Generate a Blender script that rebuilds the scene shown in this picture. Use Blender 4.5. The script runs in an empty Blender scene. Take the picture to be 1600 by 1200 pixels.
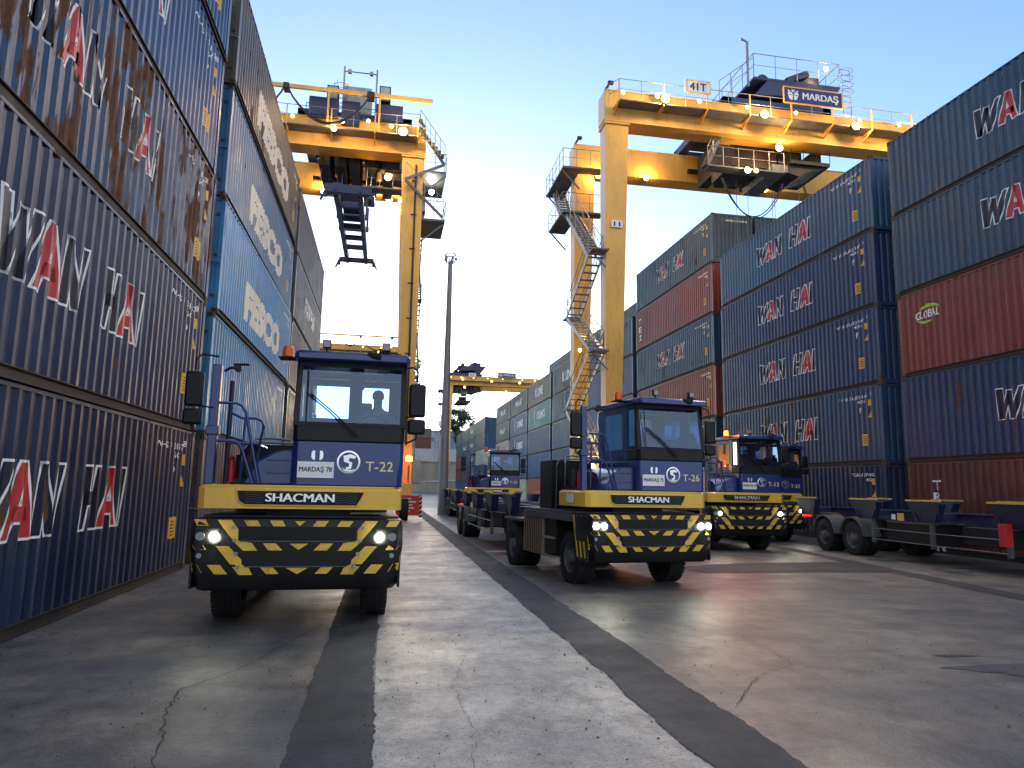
import bpy, bmesh, math, random
from mathutils import Vector, Matrix
R = math.radians
random.seed(7)
scene = bpy.context.scene
col = scene.collection
# ------------------------------------------------------------------ camera
cd = bpy.data.cameras.new('camera'); cam = bpy.data.objects.new('camera', cd); col.objects.link(cam)
YAW, PITCH, ROLL = R(9.994), R(8.337), R(1.047)
fw = Vector((math.sin(YAW)*math.cos(PITCH), math.cos(YAW)*math.cos(PITCH), math.sin(PITCH)))
r0 = Vector((math.cos(YAW), -math.sin(YAW), 0)); u0 = r0.cross(fw)
rr = math.cos(ROLL)*r0 + math.sin(ROLL)*u0; uu = math.cos(ROLL)*u0 - math.sin(ROLL)*r0
cam.matrix_world = Matrix(((rr.x, uu.x, -fw.x, 0), (rr.y, uu.y, -fw.y, 0), (rr.z, uu.z, -fw.z, 1.826), (0, 0, 0, 1)))
cd.sensor_width = 36; cd.lens = 36*1102.8/1600; cd.clip_start = .05; cd.clip_end = 3000
scene.camera = cam
# ------------------------------------------------------------------ light
SUN_EL, SUN_AZ = R(5.0), R(2.0)           # azimuth measured from +Y towards +X
w = bpy.data.worlds.new('World'); scene.world = w; w.use_nodes = True
nt = w.node_tree; bg = nt.nodes['Background']
sky = nt.nodes.new('ShaderNodeTexSky'); sky.sky_type = 'NISHITA'; sky.sun_disc = False
sky.sun_elevation = SUN_EL; sky.sun_rotation = SUN_AZ; sky.air_density = 1.0; sky.dust_density = .6; sky.ozone_density = 2.2
cap = nt.nodes.new('ShaderNodeMixRGB'); cap.blend_type = 'DARKEN'; cap.inputs[0].default_value = 1; cap.inputs[2].default_value = (7.0,7.2,7.4,1)
hs_ = nt.nodes.new('ShaderNodeHueSaturation'); hs_.inputs['Saturation'].default_value = .96; hs_.inputs['Hue'].default_value = .503; hs_.inputs['Value'].default_value = .92
nt.links.new(sky.outputs[0], hs_.inputs['Color']); ml_ = nt.nodes.new('ShaderNodeMixRGB'); ml_.blend_type = 'MULTIPLY'; ml_.inputs[0].default_value = 1; ml_.inputs[2].default_value = (.92,.97,1.14,1); nt.links.new(hs_.outputs[0], ml_.inputs[1]); nt.links.new(ml_.outputs[0], cap.inputs[1]); 
# sky behind the camera is mixed to an added grey-blue to light tractor fronts
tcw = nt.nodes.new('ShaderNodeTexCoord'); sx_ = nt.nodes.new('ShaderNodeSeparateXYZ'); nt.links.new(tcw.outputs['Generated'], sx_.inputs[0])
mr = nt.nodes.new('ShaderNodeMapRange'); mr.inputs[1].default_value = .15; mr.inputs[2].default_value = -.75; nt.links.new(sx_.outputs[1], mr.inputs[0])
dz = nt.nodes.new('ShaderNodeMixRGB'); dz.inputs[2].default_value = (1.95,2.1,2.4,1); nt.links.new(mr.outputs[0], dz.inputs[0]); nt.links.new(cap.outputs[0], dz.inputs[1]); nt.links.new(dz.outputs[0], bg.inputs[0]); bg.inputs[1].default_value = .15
sd = bpy.data.lights.new('sun', 'SUN'); sun = bpy.data.objects.new('sun', sd); col.objects.link(sun)
sd.energy = .15; sd.angle = R(6); sd.color = (1, .72, .45)
sdir = Vector((math.sin(SUN_AZ)*math.cos(SUN_EL), math.cos(SUN_AZ)*math.cos(SUN_EL), math.sin(SUN_EL)))
sun.rotation_euler = sdir.to_track_quat('Z', 'Y').to_euler(); sun.location = sdir*400
scene.view_settings.view_transform = 'Standard'; scene.view_settings.look = 'None'
scene.view_settings.exposure = 2.0; scene.view_settings.gamma = 1
scene.render.engine = 'CYCLES'
scene.cycles.max_bounces = 6; scene.cycles.transparent_max_bounces = 12

# ------------------------------------------------------------------ materials
def mat(name, color=(.5,.5,.5), rough=.5, metal=0, emit=None, estr=1, spec=.5, coat=0):
    m = bpy.data.materials.new(name); m.use_nodes = True
    b = m.node_tree.nodes['Principled BSDF']
    b.inputs['Base Color'].default_value = (*color, 1); b.inputs['Roughness'].default_value = rough
    b.inputs['Metallic'].default_value = metal; b.inputs['Specular IOR Level'].default_value = spec
    b.inputs['Coat Weight'].default_value = coat
    if emit: b.inputs['Emission Color'].default_value = (*emit, 1); b.inputs['Emission Strength'].default_value = estr
    return m
class NT:
    def __init__(s, m): s.t = m.node_tree; s.b = s.t.nodes['Principled BSDF']
    def n(s, typ, **k):
        x = s.t.nodes.new('ShaderNode'+typ)
        for a, v in k.items():
            if a.startswith('_'): x.inputs[int(a[1:])].default_value = v
            else: setattr(x, a, v)
        return x
    def l(s, a, b): s.t.links.new(a, b)
    def coords(s, scale, obj=True, rnd=True):
        tc = s.n('TexCoord'); mp = s.n('Mapping'); mp.inputs['Scale'].default_value = scale
        s.l(tc.outputs['Object'], mp.inputs['Vector'])
        if rnd:
            oi = s.n('ObjectInfo'); mm = s.n('Math', operation='MULTIPLY', _1=57.0); s.l(oi.outputs['Random'], mm.inputs[0])
            s.l(mm.outputs[0], mp.inputs['Location'])
        return mp.outputs[0]
    def noise(s, scale, sc=1, detail=5, rough=.55, rnd=True):
        x = s.n('TexNoise'); x.inputs['Scale'].default_value = sc; x.inputs['Detail'].default_value = detail; x.inputs['Roughness'].default_value = rough
        s.l(s.coords(scale, rnd=rnd), x.inputs['Vector']); return x.outputs['Fac']
    def ramp(s, fac, a, b, ca=(0,0,0,1), cb=(1,1,1,1)):
        x = s.n('ValToRGB'); x.color_ramp.elements[0].position = a; x.color_ramp.elements[1].position = b
        x.color_ramp.elements[0].color = ca; x.color_ramp.elements[1].color = cb
        s.l(fac, x.inputs[0]); return x.outputs[0]
    def mix(s, fac, a, b, mode='MIX'):
        x = s.n('MixRGB', blend_type=mode)
        for i, v in ((0, fac), (1, a), (2, b)):
            if hasattr(v, 'is_output'): s.l(v, x.inputs[i])
            else: x.inputs[i].default_value = v
        return x.outputs[0]
    def bump(s, h, strength=.3, dist=.01):
        x = s.n('Bump'); x.inputs['Strength'].default_value = strength; x.inputs['Distance'].default_value = dist
        s.l(h, x.inputs['Height']); s.l(x.outputs[0], s.b.inputs['Normal'])
def worn(name, color, rough=.45, metal=0, var=.25, dirt=(.05,.04,.035), dirtamt=.5, sc=(1.5,1.5,.5), coat=0, spec=.5):
    m = mat(name, color, rough, metal, coat=coat, spec=spec); t = NT(m)
    n1 = t.noise(sc, 1.3, 6); n2 = t.noise((9,9,1.6), 1, 5)
    c = t.mix(t.ramp(n1, .3, .75), (*[x*(1-var) for x in color], 1), (*[min(1, x*(1+var)) for x in color], 1))
    d = t.ramp(n2, .56, .8); dm = t.n('Math', operation='MULTIPLY', _1=dirtamt); t.l(d, dm.inputs[0])
    c = t.mix(dm.outputs[0], c, (*dirt, 1)); t.l(c, t.b.inputs['Base Color'])
    t.l(t.ramp(n1, .2, .8, (rough*.75,)*3+(1,), (min(1, rough*1.35),)*3+(1,)), t.b.inputs['Roughness'])
    return m
def container_paint(name, objcol=True, letter=None):
    m = mat(name, rough=.45, spec=.4); t = NT(m)
    oi = t.n('ObjectInfo'); base = oi.outputs['Color']
    att = t.n('Attribute', attribute_type='OBJECT', attribute_name='rust')
    streak = t.noise((5,5,.35), 1, 6, .6); blotch = t.noise((.5,.5,.9), 1.2, 5); fine = t.noise((3,3,1.2), 3, 8, .7)
    dark = t.mix(.42, base, (.02,.018,.016,1)); pale = t.mix(.07, base, (.45,.5,.58,1))
    c = t.mix(t.ramp(blotch, .32, .72), dark, base)
    c = t.mix(t.ramp(streak, .48, .82), c, pale)
    if letter:
        wr = t.ramp(fine, .60, .64); wr2 = t.n('Math', operation='MULTIPLY'); t.l(wr, wr2.inputs[0])
        a2 = t.n('Attribute', attribute_type='OBJECT', attribute_name='wear'); t.l(a2.outputs['Fac'], wr2.inputs[1])
        lc = t.mix(t.ramp(streak, .45, .8), (*letter, 1), (*[x*.7 for x in letter], 1))
        c = t.mix(wr2.outputs[0], lc, c)
    # rust: threshold falls as the rust property rises
    comb = t.n('Math', operation='ADD'); f2 = t.noise((1.6,1.6,.42), 1.5, 7, .62)
    t.l(f2, comb.inputs[0]); mu = t.n('Math', operation='MULTIPLY', _1=.3); t.l(att.outputs['Fac'], mu.inputs[0]); t.l(mu.outputs[0], comb.inputs[1])
    rm = t.ramp(comb.outputs[0], .70, .725)
    rc = t.mix(t.ramp(fine, .35, .7), (.045,.018,.01,1), (.16,.065,.03,1))
    c = t.mix(rm, c, rc); t.l(c, t.b.inputs['Base Color'])
    rg = t.mix(rm, t.ramp(blotch, .2, .8, (.30,.30,.30,1), (.50,.50,.50,1)), (.85,.85,.85,1)); t.l(rg, t.b.inputs['Roughness'])
    dent = t.noise((1.1,1.1,.9), 1, 3, .5); b1 = t.n('Bump'); b1.inputs['Strength'].default_value = .6; b1.inputs['Distance'].default_value = .05; t.l(dent, b1.inputs['Height'])
    b2 = t.n('Bump'); b2.inputs['Strength'].default_value = .3; b2.inputs['Distance'].default_value = .004; t.l(t.mix(.5, rm, fine), b2.inputs['Height']); t.l(b1.outputs[0], b2.inputs['Normal']); t.l(b2.outputs[0], t.b.inputs['Normal'])
    return m
M = {}
M['paint'] = container_paint('container_paint')
M['l_white'] = container_paint('lettering_white', letter=(.88,.88,.86))
M['l_navy'] = container_paint('lettering_navy', letter=(.012,.016,.04))
M['l_red'] = container_paint('lettering_red', letter=(.5,.035,.045))
M['l_cream'] = container_paint('lettering_cream', letter=(.80,.76,.60))
M['l_green'] = mat('lettering_green', (.35,.6,.05), .5)
M['l_teal'] = mat('lettering_teal', (.03,.3,.38), .5)
M['label_y'] = worn('label_yellow', (.75,.42,.03), .5, dirtamt=.3)
M['rail_dark'] = worn('rail_shaded_rust_brown', (.035,.022,.018), .75, var=.4)  # rust brown kept dark to hold the shade in the container seams
M['casting'] = worn('corner_casting_steel', (.07,.05,.04), .7, var=.4)
M['black'] = mat('void_black', (.006,.006,.006), .8)
M['yellow'] = worn('crane_yellow', (.80,.44,.085), .5, var=.2, dirt=(.16,.08,.035), dirtamt=.45, sc=(.6,.6,.25))
M['pale'] = worn('crane_lit_side', (.80,.62,.44), .5, var=.08, dirtamt=.2)  # paler crane paint: light falling on the outer faces is in the colour
M['galv'] = worn('galvanised_steel', (.28,.30,.31), .45, .6, var=.25, dirtamt=.25)
M['grate'] = worn('walkway_grating', (.16,.17,.18), .6, .3, var=.3)
M['cabinet'] = worn('cabinet_grey', (.33,.37,.38), .5, dirtamt=.3)
M['cnavy'] = worn('crane_navy', (.013,.022,.09), .4, var=.2)
M['dark'] = worn('dark_machinery', (.018,.016,.016), .6, var=.4)
M['cable'] = mat('cable_black', (.012,.012,.014), .5)
M['rope'] = mat('rope_steel', (.18,.19,.2), .5, .7)
M['blue'] = worn('truck_blue', (.007,.030,.15), .3, var=.25, dirt=(.05,.05,.055), dirtamt=.32, coat=.4)
M['navyp'] = worn('chassis_navy', (.008,.012,.055), .5, var=.25, dirt=(.06,.05,.045), dirtamt=.5)
M['tyellow'] = worn('truck_yellow', (.74,.46,.05), .38, var=.1, dirt=(.1,.08,.04), dirtamt=.28, coat=.25)
M['tblack'] = worn('bumper_black', (.006,.006,.007), .45, var=.4, dirt=(.035,.03,.026), dirtamt=.3, spec=.35)
M['tgrey'] = worn('mudguard_grey', (.07,.075,.078), .55, var=.25)
M['rubber'] = worn('tyre_rubber', (.009,.009,.009), .8, var=.4, dirt=(.06,.05,.04), dirtamt=.5)
M['rim'] = worn('wheel_rim_steel', (.12,.12,.125), .5, .4, var=.3)
M['haz_y'] = worn('hazard_yellow', (.70,.46,.06), .5, var=.15, dirt=(.06,.05,.03), dirtamt=.65, sc=(4,4,4))
M['haz_faded'] = worn('hazard_faded', (.30,.20,.11), .6, var=.35, sc=(4,4,4))
M['silver'] = mat('silver_letters', (.75,.76,.78), .25, .9)
M['white'] = worn('plate_white', (.78,.78,.76), .5, var=.05, dirtamt=.15)
M['ink'] = mat('plate_black', (.01,.01,.01), .5)
M['gold'] = mat('number_gold', (.75,.62,.35), .5)
M['signblue'] = mat('sign_blue', (.015,.03,.16), .5)
M['red'] = worn('signal_red', (.5,.02,.02), .45, var=.1)
M['orange'] = mat('beacon_orange', (.75,.10,.02), .3)
M['seat'] = mat('seat_grey', (.05,.055,.06), .8)
M['skin'] = mat('skin', (.42,.24,.16), .55)
M['hair'] = mat('hair', (.015,.012,.01), .6)
M['shirt'] = mat('shirt_blue_grey', (.16,.22,.30), .8)
M['lamp_w'] = mat('headlight_lit', (1,1,1), .3, emit=(1,.97,.80), estr=55)
M['lamp_off'] = mat('lamp_lens_unlit', (.25,.26,.27), .15)
M['lamp_o'] = mat('floodlight_lit', (1,.8,.5), .3, emit=(1,.58,.085), estr=2.6)
M['lamp_o2'] = mat('walkway_lamp_lit', (1,.8,.5), .3, emit=(1,.70,.20), estr=2.2)
M['lamp_r'] = mat('beacon_lit', (1,.3,.05), .3, emit=(1,.045,.004), estr=5)
M['lamp_a'] = mat('amber_beacon_lit', (1,.5,.1), .3, emit=(1,.20,.02), estr=6)
M['lamp_red'] = mat('tail_lamp_lit', (.8,.03,.02), .3, emit=(1,.03,.02), estr=.35)
def glass(name, tint, refl=.12):
    m = bpy.data.materials.new(name); m.use_nodes = True; t = m.node_tree; t.nodes.remove(t.nodes['Principled BSDF'])
    tr = t.nodes.new('ShaderNodeBsdfTransparent'); tr.inputs[0].default_value = (*tint, 1)
    gl = t.nodes.new('ShaderNodeBsdfGlossy'); gl.inputs['Roughness'].default_value = .03; gl.inputs[0].default_value = (.62,.80,1,1)  # gloss coloured blue to stand in for reflected blue sky
    fr = t.nodes.new('ShaderNodeFresnel'); fr.inputs[0].default_value = 1.5
    ad = t.nodes.new('ShaderNodeMath'); ad.operation = 'ADD'; ad.inputs[1].default_value = refl; t.links.new(fr.outputs[0], ad.inputs[0])
    mx = t.nodes.new('ShaderNodeMixShader'); t.links.new(ad.outputs[0], mx.inputs[0]); t.links.new(tr.outputs[0], mx.inputs[1]); t.links.new(gl.outputs[0], mx.inputs[2])
    t.links.new(mx.outputs[0], t.nodes['Material Output'].inputs[0]); return m
M['glass'] = glass('cab_glass', (.50,.66,.86), .07)  # blue tint paints the sky's reflection into the glass
M['mirror'] = mat('mirror_back', (.006,.007,.009), .45, spec=.3)

# ------------------------------------------------------------------ mesh helpers
class MB:
    def __init__(s, sx=1): s.v = []; s.f = []; s.mi = []; s.k = 0; s.sx = sx
    def add(s, vs, fs):
        o = len(s.v); s.v += [(a[0]*s.sx, a[1], a[2]) for a in vs]; s.f += [[i+o for i in f] for f in fs]; s.mi += [s.k]*len(fs)
    def box(s, x0, x1, y0, y1, z0, z1):
        s.add([(x0,y0,z0),(x1,y0,z0),(x1,y1,z0),(x0,y1,z0),(x0,y0,z1),(x1,y0,z1),(x1,y1,z1),(x0,y1,z1)],
              [(3,2,1,0),(4,5,6,7),(0,1,5,4),(1,2,6,5),(2,3,7,6),(3,0,4,7)]); return s
    def prism(s, poly, ax, a0, a1):
        n = len(poly); f = {'x': lambda p, a: (a,p[0],p[1]), 'y': lambda p, a: (p[0],a,p[1]), 'z': lambda p, a: (p[0],p[1],a)}[ax]
        s.add([f(p,a0) for p in poly]+[f(p,a1) for p in poly], [list(range(n))[::-1], list(range(n,2*n))]+[(i,(i+1)%n,(i+1)%n+n,i+n) for i in range(n)]); return s
    def loft(s, rings, cap=True, closed=True):
        n = len(rings[0]); fs = []
        for j in range(len(rings)-1):
            for i in range(n if closed else n-1): fs.append((j*n+i, j*n+(i+1)%n, (j+1)*n+(i+1)%n, (j+1)*n+i))
        if cap: fs += [list(range(n))[::-1], list(range((len(rings)-1)*n, len(rings)*n))]
        s.add([p for r_ in rings for p in r_], fs); return s
    def tube(s, pts, r=.02, n=8, r2=None):
        pts = [Vector(p) for p in pts]; rings = []
        for i, p in enumerate(pts):
            d = (pts[min(i+1,len(pts)-1)]-pts[max(i-1,0)]).normalized()
            a = d.cross(Vector((0,0,1)));
            if a.length < .05: a = d.cross(Vector((0,1,0)))
            a.normalize(); b = d.cross(a); q = r if r2 is None else r+(r2-r)*i/(len(pts)-1)
            rings.append([tuple(p+(a*math.cos(t)+b*math.sin(t))*q) for t in [2*math.pi*k/n for k in range(n)]])
        return s.loft(rings)
    def bar(s, p, q, w, h=None):
        h = h or w; p = Vector(p); q = Vector(q); d = (q-p).normalized(); a = d.cross(Vector((0,0,1)))
        if a.length < .05: a = Vector((1,0,0))
        a.normalize(); b = a.cross(d).normalized()
        return s.loft([[tuple(c+a*i*w/2+b*j*h/2) for i, j in ((-1,-1),(1,-1),(1,1),(-1,1))] for c in (p, q)])
    def cyl(s, c, r, h, ax='z', n=20, r2=None):
        r2 = r if r2 is None else r2
        f = {'x': lambda a,b,t: (c[0]+t,c[1]+a,c[2]+b), 'y': lambda a,b,t: (c[0]+a,c[1]+t,c[2]+b), 'z': lambda a,b,t: (c[0]+a,c[1]+b,c[2]+t)}[ax]
        return s.loft([[f(q*math.cos(2*math.pi*k/n), q*math.sin(2*math.pi*k/n), t) for k in range(n)] for q, t in ((r,0),(r2,h))])
    def lathe(s, prof, c, ax='x', n=28):
        f = {'x': lambda a,b,t: (c[0]+t,c[1]+a,c[2]+b), 'z': lambda a,b,t: (c[0]+a,c[1]+b,c[2]+t)}[ax]
        return s.loft([[f(q*math.cos(2*math.pi*k/n), q*math.sin(2*math.pi*k/n), t) for k in range(n)] for t, q in prof], cap=False)
    def mesh(s, name, mats, sharp=35):
        me = bpy.data.meshes.new(name); me.from_pydata(s.v, [], s.f)
        for m in (mats if isinstance(mats, (list, tuple)) else [mats]): me.materials.append(m)
        me.polygons.foreach_set('material_index', s.mi); me.polygons.foreach_set('use_smooth', [True]*len(s.f))
        me.update(); me.set_sharp_from_angle(angle=R(sharp)); return me
    def build(s, name, mats, parent=None, bevel=0, **k):
        return obj(name, s.mesh(name, mats), parent, bevel=bevel, **k)
def obj(name, data, parent=None, loc=None, bevel=0, color=None, rust=None, wear=None):
    o = bpy.data.objects.new(name, data); col.objects.link(o)
    if parent: o.parent = parent
    if loc: o.location = loc
    if color: o.color = (*color, 1)
    if rust is not None: o['rust'] = float(rust)
    if wear is not None: o['wear'] = float(wear)
    if bevel:
        b = o.modifiers.new('bevel', 'BEVEL'); b.width = bevel; b.segments = 2; b.limit_method = 'ANGLE'; b.angle_limit = R(40)
    return o
def tag(o, label=None, cat=None, group=None, kind=None):
    if label: o['label'] = label
    if cat: o['category'] = cat
    if group: o['group'] = group
    if kind: o['kind'] = kind
    return o
def thing(name, label, cat, loc=(0,0,0), rz=0, group=None):
    o = bpy.data.objects.new(name, None); col.objects.link(o); o.location = loc; o.rotation_euler = (0,0,rz)
    o.empty_display_size = .2
    return tag(o, label, cat, group)
def copy_tree(o, parent=None):
    c = o.copy(); col.objects.link(c); c.parent = parent
    for ch in KIDS(o): copy_tree(ch, c)
    return c
def KIDS(o): return [x for x in col.objects if x.parent == o]
def text_mb(txt, width, height=None, off=0, shear=0, mb=None, at=(0,0,0), space=1):
    """flat text in the xz plane facing -y, centred on `at`, scaled to width (and height)"""
    cu = bpy.data.curves.new('t', 'FONT'); cu.body = txt; cu.size = 1; cu.offset = off; cu.shear = shear; cu.space_character = space; cu.resolution_u = 3
    cu.align_x = 'LEFT'
    o = bpy.data.objects.new('t', cu); col.objects.link(o)
    dg = bpy.context.evaluated_depsgraph_get(); me = bpy.data.meshes.new_from_object(o.evaluated_get(dg))
    vs = [v.co.copy() for v in me.vertices]; fs = [list(p.vertices) for p in me.polygons]
    bpy.data.objects.remove(o); bpy.data.curves.remove(cu); bpy.data.meshes.remove(me)
    x0, x1 = min(v.x for v in vs), max(v.x for v in vs); z0, z1 = min(v.y for v in vs), max(v.y for v in vs)
    sx = width/(x1-x0); sz = height/(z1-z0) if height else sx
    mb = mb or MB()
    mb.add([((v.x-(x0+x1)/2)*sx+at[0], at[1], (v.y-(z0+z1)/2)*sz+at[2]) for v in vs], fs); return mb
def bold_mb(txt, width, height, d, at, mb=None, **k):
    mb = mb or MB()
    for i, dx in enumerate((-d, 0, d)): text_mb(txt, width-2*d, height, 0, mb=mb, at=(at[0]+dx, at[1]-.0006*i, at[2]), **k)
    return mb
def thick(mb, d):
    """give flat lettering a small real thickness (towards +y)"""
    bm = bmesh.new(); vs = [bm.verts.new(v) for v in mb.v]; bm.verts.ensure_lookup_table()
    for f in mb.f:
        try: bm.faces.new([vs[i] for i in f])
        except ValueError: pass
    r_ = bmesh.ops.extrude_face_region(bm, geom=bm.faces[:])
    for e in r_['geom']:
        if isinstance(e, bmesh.types.BMVert): e.co.y += d
    bm.verts.index_update(); o = MB(); o.add([tuple(v.co) for v in bm.verts], [[v.index for v in f.verts] for f in bm.faces]); bm.free(); return o
# ------------------------------------------------------------------ ground
def sheet(name, pts, z, m, label=None):
    me = bpy.data.meshes.new(name); me.from_pydata([(x, y, z) for x, y in pts], [], [list(range(len(pts)))]); me.materials.append(m)
    return tag(obj(name, me), kind='structure')
def concrete(name, c0, c1, rlo, rhi, stain=.5, patch=None):
    m = mat(name, c0); t = NT(m)
    def N(sc, s=1, d=6, r=.6): return t.noise((sc,sc,sc) if not isinstance(sc, tuple) else sc, s, d, r, rnd=False)
    big = N((.16,.10,.1), 1, 5, .55); mid = N((1.1,.6,1), 1, 8, .68); fine = N(14, 1, 4, .7); grit = N(60, 1, 2, .6)
    tracks = N((1.3,.05,1), 1, 3, .5); mopped = N((.35,1.3,1), 1.1, 5, .6)
    sw = N((.45,.7,1), 1.3, 6, .68)
    c = t.mix(t.ramp(t.mix(.5, big, sw), .42, .60), (*c0, 1), (*c1, 1))
    c = t.mix(t.ramp(mid, .35, .72), c, t.mix(1, c, (.5,.5,.53,1), 'MULTIPLY'))
    c = t.mix(t.ramp(mopped, .55, .75, (0,0,0,1), (stain,)*3+(1,)), c, t.mix(1, c, (.55,.58,.64,1), 'MULTIPLY'))
    c = t.mix(t.ramp(tracks, .55, .8, (0,0,0,1), (stain*.7,)*3+(1,)), c, (.03,.03,.034,1))
    c = t.mix(t.ramp(fine, .3, .75, (0,0,0,1), (.55,.55,.55,1)), c, t.mix(1, c, (1.65,1.6,1.5,1), 'MULTIPLY'))
    scuff = N((3.2,2.2,1), 1, 9, .78); worn_ = N((.55,.35,1), 1, 9, .7)
    c = t.mix(t.ramp(scuff, .46, .60, (0,0,0,1), (.75,.75,.75,1)), c, t.mix(1, c, (.52,.52,.55,1), 'MULTIPLY'))
    c = t.mix(t.ramp(worn_, .52, .60, (0,0,0,1), (.6,.6,.6,1)), c, t.mix(1, c, (1.5,1.45,1.35,1), 'MULTIPLY'))
    c = t.mix(t.ramp(grit, .55, .68, (0,0,0,1), (.7,.7,.7,1)), c, (.025,.025,.027,1))
    if patch:
        ps = N((2.2,1.1,1), 1, 7, .7)
        c = t.mix(t.ramp(ps, .655, .675), c, (*patch, 1))
    # thin irregular cracks
    vo = t.n('TexVoronoi', feature='DISTANCE_TO_EDGE'); ds = t.n('TexNoise'); ds.inputs['Scale'].default_value = 1.6; ds.inputs['Detail'].default_value = 6
    tc = t.n('TexCoord'); t.l(tc.outputs['Object'], ds.inputs['Vector'])
    av = t.n('VectorMath', operation='MULTIPLY_ADD'); av.inputs[1].default_value = (1.6,1.6,0); t.l(ds.outputs['Color'], av.inputs[0]); t.l(tc.outputs['Object'], av.inputs[2])
    t.l(av.outputs[0], vo.inputs['Vector']); vo.inputs['Scale'].default_value = .23
    ck = t.ramp(vo.outputs['Distance'], .0008, .0025, (1,1,1,1), (0,0,0,1)); gate = t.ramp(big, .45, .55)
    ckm = t.mix(1, ck, gate, 'MULTIPLY')
    c = t.mix(ckm, c, (.05,.048,.046,1)); t.l(c, t.b.inputs['Base Color'])
    rg = t.mix(t.ramp(mopped, .3, .7), (rlo,)*3+(1,), (rhi,)*3+(1,)); rg = t.mix(t.ramp(mid, .3, .7, (0,0,0,1), (.5,.5,.5,1)), rg, (rhi+.12,)*3+(1,))
    t.l(rg, t.b.inputs['Roughness'])
    t.bump(t.mix(.5, scuff, t.mix(.4, fine, grit)), .8, .024); return m
G_yard = concrete('yard_concrete', (.082,.090,.104), (.225,.20,.165), .27, .52)
G_lane = concrete('lane_concrete', (.27,.27,.26), (.47,.44,.38), .34, .60, .35, patch=(.09,.09,.095))
G_asph = concrete('joint_asphalt', (.019,.024,.031), (.040,.044,.053), .6, .8, .2)
G_patch = concrete('patch_asphalt', (.05,.052,.056), (.085,.086,.09), .6, .8, .2)
sheet('ground', [(-1500,-200),(1500,-200),(1500,2500),(-1500,2500)], 0, G_yard)
def ragged(x0, y0, x1, y1, step=.035, amp=.02, seed=1):
    rn = random.Random(seed); n = int(abs(y1-y0)/step)+1; a = b = 0; out = []
    for i in range(n+1):
        a = a*.93+rn.uniform(-amp, amp)*.45; b = b*.4+rn.uniform(-amp, amp)*.45; f = i/n; out.append((x0+(x1-x0)*f+a+b, y0+(y1-y0)*f))
    return out
def strip(name, la, lb, z, m, amp=(.02,.02), seed=3):
    a = ragged(*la, amp=amp[0], seed=seed); b = ragged(*lb, amp=amp[1], seed=seed+1)
    n = len(a); me = bpy.data.meshes.new(name); me.from_pydata([(x,y,z) for x,y in a]+[(x,y,z) for x,y in b], [], [(i,i+1,n+i+1,n+i) for i in range(n-1)])
    me.materials.append(m); return tag(obj(name, me), kind='structure')
strip('concrete_lane', (.0,-4,-.05,150), (2.35,-4,2.2,150), .004, G_lane, (.001,.02), 5)
strip('asphalt_strip', (-.60,-4,-.56,80), (-.02,-4,.0,80), .008, G_asph, (.012,.02), 11)
strip('asphalt_strip', (2.24,-4,2.12,150), (2.90,-4,2.72,150), .012, G_asph, (.02,.02), 21)
strip('asphalt_strip', (10.2,4,14.9,36), (10.75,4,15.4,36), .008, G_asph, (.03,.03), 31)
def blob(name, pts, z, m, seed=1, amp=.06):
    rn = random.Random(seed); out = []
    for i, p in enumerate(pts):
        q = pts[(i+1) % len(pts)]
        for k in range(24): out.append((p[0]+(q[0]-p[0])*k/24+rn.uniform(-amp,amp)*.45, p[1]+(q[1]-p[1])*k/24+rn.uniform(-amp,amp)*.45))
    cx = sum(p[0] for p in out)/len(out); cy = sum(p[1] for p in out)/len(out); n = len(out)
    me = bpy.data.meshes.new(name); me.from_pydata([(x,y,z) for x,y in out]+[(cx,cy,z)], [], [(i,(i+1)%n,n) for i in range(n)]); me.materials.append(m)
    return tag(obj(name, me), kind='structure')
rp_ = random.Random(12); ph = [rp_.uniform(0,6.28) for _ in range(9)]
def star(name, cx, cy, rx, ry, z, m):
    pts = []
    for k in range(160):
        a = 2*math.pi*k/160; q = 1+sum(.22/(n+1)*math.sin((n*2+2)*a+ph[n]) for n in range(9))+rp_.uniform(-.03,.03); pts.append((cx+rx*q*math.cos(a), cy+ry*q*math.sin(a), z))
    me = bpy.data.meshes.new(name); me.from_pydata(pts+[(cx,cy,z)], [], [(i,(i+1)%160,160) for i in range(160)]); me.materials.append(m); tag(obj(name, me), kind='structure')
star('asphalt_patch', 7.15, 6.75, .95, .30, .006, G_patch)
star('asphalt_patch', 6.55, 7.45, .22, .06, .006, G_patch)
blob('asphalt_patch', [(6.6,16.4),(9.0,17.3),(12.3,17.6),(12.0,15.2),(9.4,15.3),(7.2,15.2)], .004, G_asph, 5, .05)
M['brick_red'] = concrete('worn_red_paving', (.10,.055,.05), (.15,.085,.075), .4, .6, .5)
blob('red_paving', [(2.95,17.2),(3.9,17.2),(4.3,21),(4.2,25),(2.95,25)], .004, M['brick_red'], 8, .05)
M['linew'] = worn('worn_road_paint', (.42,.41,.38), .6, var=.3, dirtamt=.8)
for y in (16.6, 20.4, 24.6): tag(obj('painted_line', MB().box(2.98, 4.4, y, y+.16, .006, .010).mesh('painted_line', M['linew'])), kind='structure')
M['crack'] = mat('crack_dark', (.045,.043,.042), .9)
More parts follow.
